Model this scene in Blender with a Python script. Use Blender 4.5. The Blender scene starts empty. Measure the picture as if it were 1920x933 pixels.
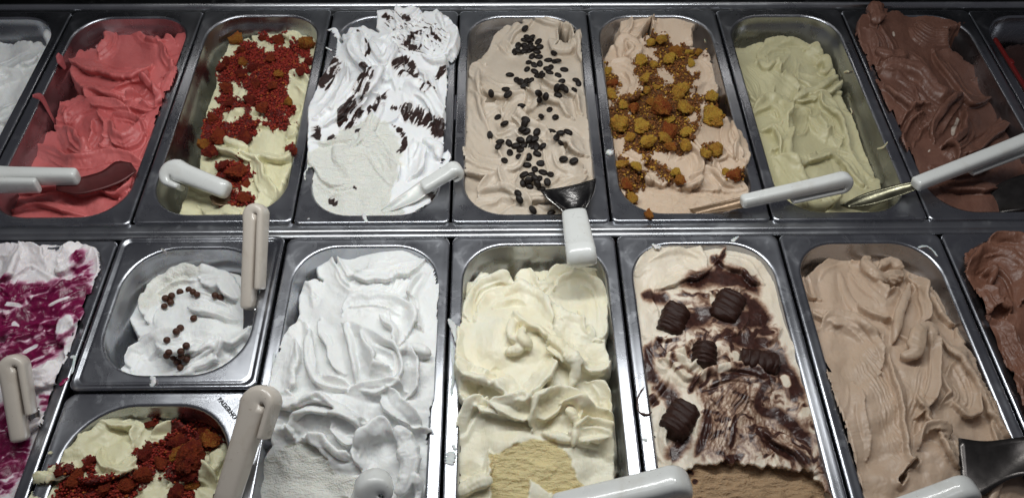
import bpy, bmesh, math, random
import numpy as np
from mathutils import Vector, Matrix, noise as mnoise
random.seed(7); rng = np.random.default_rng(7)
S = bpy.context.scene
COL = S.collection
# ------------------------------------------------------------------ camera
FPX = 1532.1
PITCH, YAW, ROLL = 0.6585392, -0.0250254, 0.0125436
CAM = np.array([-0.0351946, -0.5413638, 0.6542965])
def _rot():
    cx, sx, cy, sy, cr, sr = math.cos(PITCH), math.sin(PITCH), math.cos(YAW), math.sin(YAW), math.cos(ROLL), math.sin(ROLL)
    Rx = np.array([[1,0,0],[0,cx,-sx],[0,sx,cx]]); Rz = np.array([[cy,-sy,0],[sy,cy,0],[0,0,1]]); Rr = np.array([[cr,-sr,0],[sr,cr,0],[0,0,1]])
    return Rz @ Rx @ Rr
RM = _rot()
cam = bpy.data.cameras.new('camera'); cam.lens = 36*FPX/1920; cam.sensor_width = 36; cam.clip_end = 50; cam.clip_start = 0.01
co = bpy.data.objects.new('camera', cam); COL.objects.link(co)
m4 = np.eye(4); m4[:3,:3] = RM; m4[:3,3] = CAM
co.matrix_world = Matrix(m4.tolist())
S.camera = co
# ------------------------------------------------------------------ world and lamps
w = bpy.data.worlds.new('World'); S.world = w; w.use_nodes = True
w.node_tree.nodes['Background'].inputs[0].default_value = (0.70, 0.70, 0.80, 1)
w.node_tree.nodes['Background'].inputs[1].default_value = 0.080
def lamp(name, loc, rot, sx, sy, power, col):
    l = bpy.data.lights.new(name, 'AREA'); l.shape = 'RECTANGLE'; l.size = sx; l.size_y = sy; l.energy = power; l.color = col
    o = bpy.data.objects.new(name, l); COL.objects.link(o); o.location = loc; o.rotation_euler = rot
    return o
lamp('tube_lamp', (-0.06, 0.02, 0.56), (0, 0, 0), 0.80, 0.06, 3.55, (0.98, 1.0, 0.985))
lamp('ceiling_lamp', (-0.10, 0.10, 2.2), (0, 0, 0), 1.1, 0.5, 5, (0.97, 0.98, 1.0))
lamp('strip_lamp', (-0.06, 0.395, 0.150), (math.radians(-62), 0, 0), 0.95, 0.012, 0.12, (1.0, 0.97, 0.92))
S.view_settings.view_transform = 'Standard'; S.view_settings.look = 'None'
S.view_settings.exposure = 0.0; S.view_settings.gamma = 1.0
try: S.view_settings.use_curve_mapping = False
except Exception: pass
# ------------------------------------------------------------------ projection helpers
def U(px, py, z=0.0):
    d = RM @ np.array([(px-960)/FPX, -(py-466.5)/FPX, -1.0])
    return CAM + (z - CAM[2])/d[2]*d
def P(X):
    c = (np.asarray(X) - CAM) @ RM
    return 960 + FPX*c[...,0]/-c[...,2], 466.5 - FPX*c[...,1]/-c[...,2], -c[...,2]
# ------------------------------------------------------------------ object helpers
def tag(o, label=None, cat=None, group=None, kind=None):
    if label: o['label'] = label
    if cat: o['category'] = cat
    if group: o['group'] = group
    if kind: o['kind'] = kind
    return o
def empty(name, loc, label=None, cat=None, group=None):
    o = bpy.data.objects.new(name, None); COL.objects.link(o); o.location = loc; o.empty_display_size = 0.02
    return tag(o, label, cat, group)
def mesh_data(name, V, F, mat=None, smooth=True):
    me = bpy.data.meshes.new(name)
    V = np.asarray(V, dtype=np.float32)
    if isinstance(F, np.ndarray):
        n, k = F.shape
        me.vertices.add(len(V)); me.vertices.foreach_set('co', V.ravel())
        me.loops.add(n*k); me.loops.foreach_set('vertex_index', F.astype(np.int32).ravel())
        me.polygons.add(n); me.polygons.foreach_set('loop_start', np.arange(0, n*k, k, dtype=np.int32))
        me.update(calc_edges=True)
    else:
        me.from_pydata([tuple(map(float, v)) for v in V], [], F); me.update()
    me.polygons.foreach_set('use_smooth', np.full(len(me.polygons), smooth))
    if mat: me.materials.append(mat)
    return me
def link(name, me, parent=None, loc=None):
    o = bpy.data.objects.new(name, me); COL.objects.link(o)
    if parent is not None: o.parent = parent
    if loc is not None: o.location = loc
    return o
def rel(V, root):    # world verts -> local of a root
    return np.asarray(V) - np.array(root.location)
# ------------------------------------------------------------------ noise
_perm = np.random.default_rng(3).permutation(256); _perm = np.concatenate([_perm]*3)
_ga = np.random.default_rng(5).uniform(0, 2*np.pi, 256)
def perlin(x, y, seed=0):
    xi = np.floor(x).astype(int); yi = np.floor(y).astype(int); xf = x-xi; yf = y-yi
    u = xf*xf*xf*(xf*(xf*6-15)+10); v = yf*yf*yf*(yf*(yf*6-15)+10)
    def g(ix, iy, fx, fy):
        a = _ga[_perm[(_perm[(ix+seed*37) & 255] + iy + seed*11) & 255]]
        return np.cos(a)*fx + np.sin(a)*fy
    a = g(xi, yi, xf, yf); b = g(xi+1, yi, xf-1, yf); c = g(xi, yi+1, xf, yf-1); d = g(xi+1, yi+1, xf-1, yf-1)
    return ((a*(1-u)+b*u)*(1-v) + (c*(1-u)+d*u)*v)*1.5
def fbm(x, y, seed=0, o=4, g=0.5):
    r = 0; a = 1.0
    for k in range(o):
        r = r + a*perlin(x*2**k, y*2**k, seed+k*7); a *= g
    return r
def sstep(a, b, x):
    t = np.clip((x-a)/(b-a), 0, 1); return t*t*(3-2*t)
def blur(A, r, it=2):
    r = int(r)
    for _ in range(it):
        for ax in (0, 1):
            pad = [(0,0),(0,0)]; pad[ax] = (r+1, r)
            B = np.cumsum(np.pad(A, pad, mode='edge'), axis=ax)
            if ax == 0: A = (B[2*r+1:] - B[:-2*r-1])/(2*r+1)
            else: A = (B[:, 2*r+1:] - B[:, :-2*r-1])/(2*r+1)
    return A
def poly_sd(u, v, pts):     # signed distance (positive inside)
    pts = np.asarray(pts, float); n = len(pts)
    d = np.full(u.shape, 1e9); ins = np.zeros(u.shape, bool)
    for i in range(n):
        a = pts[i]; b = pts[(i+1) % n]; e = b-a
        t = np.clip(((u-a[0])*e[0]+(v-a[1])*e[1])/(e@e+1e-9), 0, 1)
        d = np.minimum(d, np.hypot(u-a[0]-t*e[0], v-a[1]-t*e[1]))
        c = ((a[1] > v) != (b[1] > v))
        with np.errstate(divide='ignore', invalid='ignore'):
            xx = a[0] + (v-a[1])*(b[0]-a[0])/(b[1]-a[1] if b[1] != a[1] else 1e-9)
        ins ^= c & (u < xx)
    return np.where(ins, d, -d)
def spline(pts, n=24):
    p = np.asarray(pts, float)
    if len(p) == 2: return p[0] + np.linspace(0, 1, n)[:,None]*(p[1]-p[0])
    q = np.vstack([2*p[0]-p[1], p, 2*p[-1]-p[-2]]); out = []
    seg = len(p)-1; per = max(3, n//seg)
    for i in range(seg):
        a, b, c, d = q[i:i+4]
        t = np.linspace(0, 1, per, endpoint=(i == seg-1))[:,None]
        out.append(0.5*((2*b)+(-a+c)*t+(2*a-5*b+4*c-d)*t*t+(-a+3*b-3*c+d)*t**3))
    return np.vstack(out)
def path_st(u, v, pts):     # signed lateral distance (right of travel is +, image coords), t in 0..1
    sp = spline(pts); best = np.full(u.shape, 1e9); sd = np.zeros(u.shape); tt = np.zeros(u.shape)
    L = np.hypot(*np.diff(sp, axis=0).T); cum = np.concatenate([[0], np.cumsum(L)])
    for i in range(len(sp)-1):
        a = sp[i]; e = sp[i+1]-a
        t = ((u-a[0])*e[0]+(v-a[1])*e[1])/(e@e+1e-9); tc = np.clip(t, 0, 1)
        dx = u-a[0]-tc*e[0]; dy = v-a[1]-tc*e[1]; d = np.hypot(dx, dy)
        sg = np.sign(e[0]*dy - e[1]*dx)
        k = d < best
        best = np.where(k, d, best); sd = np.where(k, sg*d, sd); tt = np.where(k, (cum[i]+tc*L[i])/cum[-1], tt)
    return sd, tt, cum[-1]
# ------------------------------------------------------------------ materials
def nmat(name):
    m = bpy.data.materials.new(name); m.use_nodes = True
    return m, m.node_tree, m.node_tree.nodes['Principled BSDF']
def N(nt, typ, **kw):
    n = nt.nodes.new(typ)
    for k, v in kw.items(): setattr(n, k, v)
    return n
def L(nt, a, b): nt.links.new(a, b)
def mixc(nt, fac, a, b):
    n = N(nt, 'ShaderNodeMix', data_type='RGBA')
    for s, v in ((n.inputs[0], fac), (n.inputs[6], a), (n.inputs[7], b)):
        if hasattr(v, 'is_linked'): L(nt, v, s)
        elif isinstance(v, (tuple, list)): s.default_value = (*v[:3], 1)
        else: s.default_value = v
    return n.outputs[2]
def math_(nt, op, a, b=0.0, c=0.0):
    n = N(nt, 'ShaderNodeMath', operation=op)
    for s, v in zip(n.inputs, (a, b, c)):
        if hasattr(v, 'is_linked'): L(nt, v, s)
        else: s.default_value = v
    return n.outputs[0]
def mrange(nt, x, a, b, c=0, d=1):
    n = N(nt, 'ShaderNodeMapRange'); L(nt, x, n.inputs[0])
    for i, v in enumerate((a, b, c, d)): n.inputs[i+1].default_value = v
    return n.outputs[0]
def noise(nt, scale, detail=4, rough=0.55, vec=None, dist=0):
    n = N(nt, 'ShaderNodeTexNoise'); n.inputs['Scale'].default_value = scale; n.inputs['Detail'].default_value = detail
    n.inputs['Roughness'].default_value = rough; n.inputs['Distortion'].default_value = dist
    if vec is None:
        t = nt.nodes.get('TC') or N(nt, 'ShaderNodeTexCoord', name='TC'); vec = t.outputs['Object']
    L(nt, vec, n.inputs['Vector']); return n.outputs['Fac']
def attr(nt, name):
    n = N(nt, 'ShaderNodeAttribute', attribute_name=name); return n.outputs['Fac']
def bump(nt, h, strength, dist, prev=None):
    n = N(nt, 'ShaderNodeBump'); n.inputs['Strength'].default_value = strength; n.inputs['Distance'].default_value = dist
    L(nt, h, n.inputs['Height'])
    if prev is not None: L(nt, prev, n.inputs['Normal'])
    return n.outputs['Normal']
def mapping(nt, scale, rot=(0,0,0)):
    t = nt.nodes.get('TC') or N(nt, 'ShaderNodeTexCoord', name='TC')
    m = N(nt, 'ShaderNodeMapping'); m.inputs['Scale'].default_value = scale; m.inputs['Rotation'].default_value = rot
    L(nt, t.outputs['Object'], m.inputs['Vector']); return m.outputs[0]

def steel(name, base=(0.40,0.41,0.44), rough=0.28, scratch=0.25):
    m, nt, b = nmat(name)
    n1 = noise(nt, 18, 5); n2 = noise(nt, 1.0, 6, 0.6, mapping(nt, (700, 60, 200)))
    n3 = noise(nt, 1.0, 3, 0.6, mapping(nt, (60, 900, 300), (0,0,0.5)))
    # dried milky film and finger smears
    film = mrange(nt, noise(nt, 26, 6, 0.62, None, 1.6), 0.55, 0.78)
    specks = mrange(nt, noise(nt, 260, 2, 0.5), 0.70, 0.76)
    col = mixc(nt, math_(nt, 'MULTIPLY', film, 0.25), base, (0.46,0.46,0.45))
    col = mixc(nt, math_(nt, 'MULTIPLY', specks, 0.5), col, (0.2,0.2,0.21))
    L(nt, col, b.inputs['Base Color'])
    b.inputs['Metallic'].default_value = 1.0
    r = math_(nt, 'ADD', mrange(nt, n1, 0.3, 0.75, rough-0.07, rough+0.08), math_(nt, 'MULTIPLY', film, 0.16))
    L(nt, r, b.inputs['Roughness'])
    nn = bump(nt, n2, 0.05*scratch*4, 0.0004); nn = bump(nt, n3, 0.06*scratch*4, 0.0004, nn)
    pass
    L(nt, nn, b.inputs['Normal'])
    return m
M_steel = steel('pan_steel'); M_frame = steel('counter_steel', (0.47,0.48,0.50), 0.30)
M_dark = steel('dark_steel', (0.05,0.052,0.055), 0.45)
def plain(name, col, rough=0.5, metal=0, coat=0, bumpn=None, sss=0, var=0.08):
    m, nt, b = nmat(name)
    n = noise(nt, 60, 5)
    dk = tuple(c*(1-var*2.5) for c in col)
    L(nt, mixc(nt, mrange(nt, n, 0.35, 0.7), dk, col), b.inputs['Base Color'])
    b.inputs['Roughness'].default_value = rough; b.inputs['Metallic'].default_value = metal; b.inputs['Coat Weight'].default_value = coat
    b.inputs['Coat Roughness'].default_value = 0.12
    if sss: b.inputs['Subsurface Weight'].default_value = sss; b.inputs['Subsurface Scale'].default_value = 0.004
    if bumpn: L(nt, bump(nt, noise(nt, bumpn[0], 5), bumpn[1], bumpn[2]), b.inputs['Normal'])
    return m
def plastic(name, col):
    m, nt, b = nmat(name)
    n = noise(nt, 35, 6, 0.6, None, 0.8); g = mrange(nt, n, 0.56, 0.74)
    s = mrange(nt, noise(nt, 420, 2), 0.70, 0.75)
    c = mixc(nt, math_(nt, 'MULTIPLY', g, 0.35), col, (col[0]*0.72, col[1]*0.66, col[2]*0.58))
    c = mixc(nt, math_(nt, 'MULTIPLY', s, 0.4), c, (0.25,0.17,0.12))
    L(nt, c, b.inputs['Base Color']); b.inputs['Roughness'].default_value = 0.33
    L(nt, mrange(nt, n, 0.3, 0.7, 0.22, 0.45), b.inputs['Roughness'])
    b.inputs['Coat Weight'].default_value = 0.5; b.inputs['Coat Roughness'].default_value = 0.08
    L(nt, bump(nt, n, 0.2, 0.0012), b.inputs['Normal'])
    return m
M_white_plastic = plastic('white_plastic', (0.70,0.71,0.69)); M_cream_plastic = plastic('aged_plastic', (0.60,0.54,0.47))
M_bean = plain('roasted_bean', (0.013,0.008,0.006), 0.5, coat=0.0, bumpn=(500,0.3,0.0005), var=0.15)
M_ball = plain('chocolate_ball', (0.085,0.032,0.018), 0.42, coat=0.05, bumpn=(700,0.4,0.0004), var=0.15)
M_bar = plain('dark_chocolate', (0.040,0.015,0.010), 0.42, coat=0.0, bumpn=(260,0.35,0.0007), var=0.15)

for _m in (M_bar, M_bean, M_ball): _m.node_tree.nodes['Principled BSDF'].inputs['Specular IOR Level'].default_value = 0.28
def gelato_mat(name, base, base2, ripple=None, ripple2=None, stain=None, scraped=None, sss=0.35, rough=0.39, fine=0.25, edge=0.06, namp=0.35):
    m, nt, b = nmat(name)
    big = mrange(nt, noise(nt, 22, 4), 0.35, 0.7)
    col = mixc(nt, big, base, base2)
    ro = attr(nt, 'rough')
    if scraped: col = mixc(nt, math_(nt, 'MULTIPLY', ro, 1.0), col, scraped)
    rfac = None
    if stain:
        st = mrange(nt, math_(nt, 'ADD', attr(nt, 'stain'), math_(nt, 'MULTIPLY', math_(nt, 'SUBTRACT', noise(nt, 300, 4, 0.7), 0.5), 1.3)), 0.45, 0.62)
        sc = mixc(nt, mrange(nt, noise(nt, 500, 3), 0.35, 0.65), tuple(c*0.5 for c in stain), stain)
        col = mixc(nt, st, col, sc)
    if ripple:
        ra = math_(nt, 'ADD', attr(nt, 'ripple'), math_(nt, 'MULTIPLY', math_(nt, 'SUBTRACT', noise(nt, 170, 5, 0.62, None, 1.2), 0.5), namp*2))
        rfac = mrange(nt, ra, 0.5-edge, 0.5+edge)
        if ripple2:
            thin = mrange(nt, ra, 0.22, 0.5)
            col = mixc(nt, math_(nt, 'MULTIPLY', thin, 0.75), col, ripple2)
        dv = mixc(nt, mrange(nt, noise(nt, 90, 3, 0.5, None, 2.0), 0.35, 0.7), tuple(c*0.75 for c in ripple), tuple(min(1, c*1.3) for c in ripple))
        col = mixc(nt, rfac, col, dv)
    L(nt, col, b.inputs['Base Color'])
    b.inputs['Subsurface Weight'].default_value = sss; b.inputs['Subsurface Scale'].default_value = 0.005
    b.inputs['Subsurface Radius'].default_value = (1.0, 0.75, 0.55)
    r = math_(nt, 'ADD', mrange(nt, noise(nt, 40, 4), 0.3, 0.7, rough-0.04, rough+0.10), math_(nt, 'MULTIPLY', ro, 0.25))
    if rfac is not None: r = math_(nt, 'SUBTRACT', r, math_(nt, 'MULTIPLY', rfac, 0.10))
    L(nt, r, b.inputs['Roughness']); b.inputs['Specular IOR Level'].default_value = 0.45
    n1 = bump(nt, noise(nt, 240, 4, 0.6), fine, 0.0012)
    sw = N(nt, 'ShaderNodeTexNoise'); sw.inputs['Scale'].default_value = 1.0; sw.inputs['Detail'].default_value = 2; sw.inputs['Distortion'].default_value = 1.6
    L(nt, mapping(nt, (55, 22, 30), (0, 0, 0.5)), sw.inputs['Vector'])
    ln = N(nt, 'ShaderNodeMath', operation='PINGPONG'); L(nt, math_(nt, 'MULTIPLY', sw.outputs['Fac'], 9.0), ln.inputs[0]); ln.inputs[1].default_value = 0.5
    n1 = bump(nt, ln.outputs[0], 0.20, 0.0010, n1)
    # scraped grain
    g = noise(nt, 1.0, 4, 0.6, mapping(nt, (110, 330, 150), (0,0,0.25)), 1.0)
    g = math_(nt, 'ADD', g, math_(nt, 'MULTIPLY', noise(nt, 620, 3, 0.6), 0.6))
    bn = N(nt, 'ShaderNodeBump'); bn.inputs['Distance'].default_value = 0.0042
    L(nt, math_(nt, 'MULTIPLY', ro, 0.9), bn.inputs['Strength']); L(nt, g, bn.inputs['Height']); L(nt, n1, bn.inputs['Normal'])
    last = bn.outputs['Normal']
    if stain:
        b2 = N(nt, 'ShaderNodeBump'); b2.inputs['Distance'].default_value = 0.002
        L(nt, st, b2.inputs['Strength']); L(nt, noise(nt, 420, 4, 0.7), b2.inputs['Height']); L(nt, last, b2.inputs['Normal']); last = b2.outputs['Normal']
    L(nt, last, b.inputs['Normal'])
    return m
#@@PANS
# ------------------------------------------------------------------ steel pans
XB = [-0.9205+0.1675, -0.5855, -0.4160, -0.2498, -0.0860, 0.0815, 0.2498, 0.4150, 0.5840, 0.7530]
XF = [None, -0.5890, -0.4210, -0.2520, -0.0845, 0.0840, 0.2512, 0.4190, 0.5870]
def rrect(w, l, r, n=9):
    out = []
    for cx, cy, a0 in ((w/2-r, l/2-r, 0), (-w/2+r, l/2-r, 90), (-w/2+r, -l/2+r, 180), (w/2-r, -l/2+r, 270)):
        for k in range(n+1):
            a = math.radians(a0+90*k/n); out.append((cx+r*math.cos(a), cy+r*math.sin(a)))
    return out
def loft(rings):
    n = len(rings[0]); V = [v for r in rings for v in r]; F = []
    for i in range(len(rings)-1):
        for j in range(n):
            F.append((i*n+j, i*n+(j+1) % n, (i+1)*n+(j+1) % n, (i+1)*n+j))
    return V, F
def pan_mesh(w, l, fl, depth, R=0.044, ro=0.006, bead=0, lip=0.007):
    """outer rim turned down, flat flange, rounded mouth, tapered walls, floor"""
    e = 0.0022; rings = []; n = 10
    def ring(inset, z, r):
        return [(x, y, z) for x, y in rrect(w-2*inset, l-2*inset, max(r, 0.001), n)]
    rings.append(ring(0.0, -lip, ro))
    rings.append(ring(0.0, -e, ro))
    for k in range(1, 5):
        a = math.radians(90*k/4); rings.append(ring(e*(1-math.cos(a)), -e+e*math.sin(a), ro))
    if bead:
        rings.append(ring(0.004, 0.0, ro)); rings.append(ring(0.0052, -0.0016, ro)); rings.append(ring(0.0068, -0.0018, ro)); rings.append(ring(0.0078, -0.0012, ro))
        rings.append(ring(0.0090, -0.0012, ro*1.1))
    else:
        rings.append(ring(0.0045, -0.0004, ro))
    Wi, Li = w-2*fl, l-2*fl; m = 0.0030
    def ring2(out, z, k=0.0):
        return [(x, y, z) for x, y in rrect(Wi+2*out, Li+2*out, R+out, n)]
    z0 = -0.0012 if bead else -0.0006
    rings.append(ring2(m+0.0015, z0))
    for k in range(0, 6):
        a = math.radians(90*k/5); rings.append(ring2(m*(1-math.sin(a)), z0-m*(1-math.cos(a))))
    rings.append(ring2(-0.0005, -0.014)); rings.append(ring2(-0.0022, -0.016))       # stacking step
    rings.append(ring2(-0.0022-0.03*(depth-0.028), -(depth-0.012)))
    for k in range(1, 6):
        a = math.radians(90*k/5); o = -0.0022-0.03*(depth-0.028)-0.012*(1-math.cos(a)); rings.append(ring2(o, -(depth-0.012)-0.012*math.sin(a)))
    V, F = loft(rings)
    c = len(V); k = (len(rings)-1)*4*(n+1); V.append((0, 0, -depth))
    for j in range(4*(n+1)): F.append((k+j, k+(j+1) % (4*(n+1)), c))
    F = [tuple(reversed(f)) for f in F]
    return V, F
PANS = {}
def make_pan(key, x0, x1, y1, l, label, fl=0.0125, depth=0.12, R=0.044, ro=0.006, bead=0, zt=0.0, tilt=0, lip=0.007, g=0.0012):
    wd = x1-x0-2*g
    V, F = pan_mesh(wd, l, fl, depth, R, ro, bead, lip)
    me = mesh_data('gelato_pan', V, F, M_steel)
    o = link('gelato_pan', me, None, ((x0+x1)/2, y1-l/2, zt)); o.rotation_euler = (0, 0, tilt)
    tag(o, label, 'pan', 'steel gelato pans in the counter')
    PANS[key] = dict(cx=(x0+x1)/2, cy=y1-l/2, w=wd-2*fl, l=l-2*fl, R=R, z=zt, d=depth, obj=o)
LB = 0.3585
blab = ['steel pan of white gelato cut off by the left edge of the photo, back row', 'steel pan holding the pink strawberry gelato', 'steel pan in the back row holding pale gelato buried in red cake crumbs',
        'steel pan holding white gelato streaked with black chocolate', 'steel pan holding the coffee gelato dotted with beans', 'steel pan holding gelato topped with yellow cake chunks',
        'steel pan holding the pale green pistachio gelato', 'steel pan in the back row holding dark milk chocolate gelato', 'dark steel pan in the back right corner where the red handle lies']
for i in range(9):
    make_pan(('b', i), XB[i], XB[i+1], LB+(0.001 if i == 2 else 0), LB, blab[i], tilt=[0,0,0.004,0,0,0,0.002,0,0][i], zt=[0,0,0.0015,0,0,0,0,-0.001,-0.002][i])
YF = -0.0180
flab = {1: 'steel pan holding white gelato rippled with raspberry', 3: 'steel pan holding the tall pure white gelato', 4: 'steel pan holding the pale yellow custard gelato',
        5: 'steel pan holding gelato marbled with chocolate and topped with ridged bars', 6: 'steel pan holding the beige hazelnut gelato in the front row', 7: 'steel pan in the front row holding milk chocolate gelato at the right edge'}
for i in flab:
    make_pan(('f', i), XF[i], XF[i+1], YF-[0,0.002,0,0.001,0,0,0,0.0][i], LB, flab[i], R=0.042, ro=0.008)
make_pan(('s', 0), XF[2]+0.001, XF[3], YF, 0.1735, 'small square steel pan holding white gelato with chocolate balls', fl=0.0155, depth=0.11, R=0.048, ro=0.008, bead=1, zt=0.003, lip=0.010)
make_pan(('s', 1), XF[2]+0.001, XF[3], YF-0.1755, 0.1735, 'small square steel pan stamped on its corner, holding pale gelato with red cake crumbs', fl=0.0135, depth=0.11, R=0.052, ro=0.010, bead=0, zt=0.001)
# ------------------------------------------------------------------ counter frame (structure)
def box_mesh(name, boxes, mat, bev=0.0008):
    bm = bmesh.new()
    for (x0,x1,y0,y1,z0,z1) in boxes:
        r = bmesh.ops.create_cube(bm, size=1, matrix=Matrix.Translation(((x0+x1)/2,(y0+y1)/2,(z0+z1)/2)) @ Matrix.Diagonal((x1-x0, y1-y0, z1-z0, 1)))
    bmesh.ops.bevel(bm, geom=bm.edges[:], offset=bev, segments=2, affect='EDGES')
    me = bpy.data.meshes.new(name); bm.to_mesh(me); bm.free(); me.materials.append(mat)
    me.polygons.foreach_set('use_smooth', np.full(len(me.polygons), False)); return me
def extrude_x(prof, x0, x1, n=1):
    V = []; F = []
    xs = np.linspace(x0, x1, n+1)
    for x in xs: V += [(x, y, z) for y, z in prof]
    k = len(prof)
    for i in range(n):
        for j in range(k-1): F.append((i*k+j, i*k+j+1, (i+1)*k+j+1, (i+1)*k+j))
    return V, F
def rounded(prof, r=0.002, n=4):
    out = [prof[0]]
    for a, b, c in zip(prof, prof[1:], prof[2:]):
        a, b, c = map(np.array, (a, b, c)); u = (a-b)/np.linalg.norm(a-b); v = (c-b)/np.linalg.norm(c-b)
        rr = min(r, np.linalg.norm(a-b)*0.45, np.linalg.norm(c-b)*0.45)
        for k in range(n+1):
            t = k/n; out.append(tuple((b+u*rr)*(1-t)**2 + 2*b*t*(1-t) + (b+v*rr)*t*t))
    out.append(prof[-1]); return out
XL, XR = -0.95, 0.95
prof = rounded([(0.004,-0.03),(0.004,-0.0036),(-0.0075,-0.0036),(-0.0100,-0.0060),(-0.0140,-0.0075),(-0.0140,-0.05)], 0.0022)
V, F = extrude_x(prof, XL, XR); o = link('counter_crossbar', mesh_data('counter_crossbar', V, F, M_frame)); tag(o, kind='structure')
prof = rounded([(LB-0.004,-0.05),(LB-0.004,-0.0036),(LB+0.0060,-0.0034),(LB+0.0075,0.0030),(LB+0.012,0.0038),(LB+0.014,-0.002),(LB+0.045,-0.002),(LB+0.046,0.118),(LB+0.060,0.120),(LB+0.062,-0.2)], 0.003)
V, F = extrude_x(prof, XL, XR); o = link('back_ledge', mesh_data('back_ledge', V, F, M_dark)); tag(o, kind='structure')
V, F = extrude_x([(LB+0.0055,-0.0030),(LB+0.0066,0.0012),(LB+0.0085,0.0036),(LB+0.0105,0.0042),(LB+0.0120,0.0040)], XL, XR)
o = link('ledge_trim', mesh_data('ledge_trim', V, F, M_frame)); tag(o, kind='structure')
well = [(XL,XR,-0.60,0.42,-0.26,-0.25),(XL,XR,-0.62,-0.60,-0.25,-0.02),(XL-0.02,XL,-0.62,0.42,-0.26,-0.01),(XR,XR+0.02,-0.62,0.42,-0.26,-0.01)]
o = link('counter_well', box_mesh('counter_well', well, M_dark)); tag(o, kind='structure')
V, F = extrude_x(rounded([(YF-LB-0.002,-0.03),(YF-LB-0.002,-0.003),(YF-LB-0.06,-0.003),(YF-LB-0.06,-0.2)], 0.004), XL, XR)
o = link('front_ledge', mesh_data('front_ledge', V, F, M_frame)); tag(o, kind='structure')
for k, (px, py) in enumerate([(858,1),(1742,3)]):
    a = U(px, py, 0.0)
    bm = bmesh.new(); bmesh.ops.create_uvsphere(bm, u_segments=16, v_segments=8, radius=0.0045, matrix=Matrix.Diagonal((1,1,0.6,1)))
    me = bpy.data.meshes.new('rivet'); bm.to_mesh(me); bm.free(); me.materials.append(M_frame); me.polygons.foreach_set('use_smooth', np.full(len(me.polygons), True))
    o = link('rivet', me, bpy.data.objects['back_ledge'], (a[0], LB+0.030, -0.0015))
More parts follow.
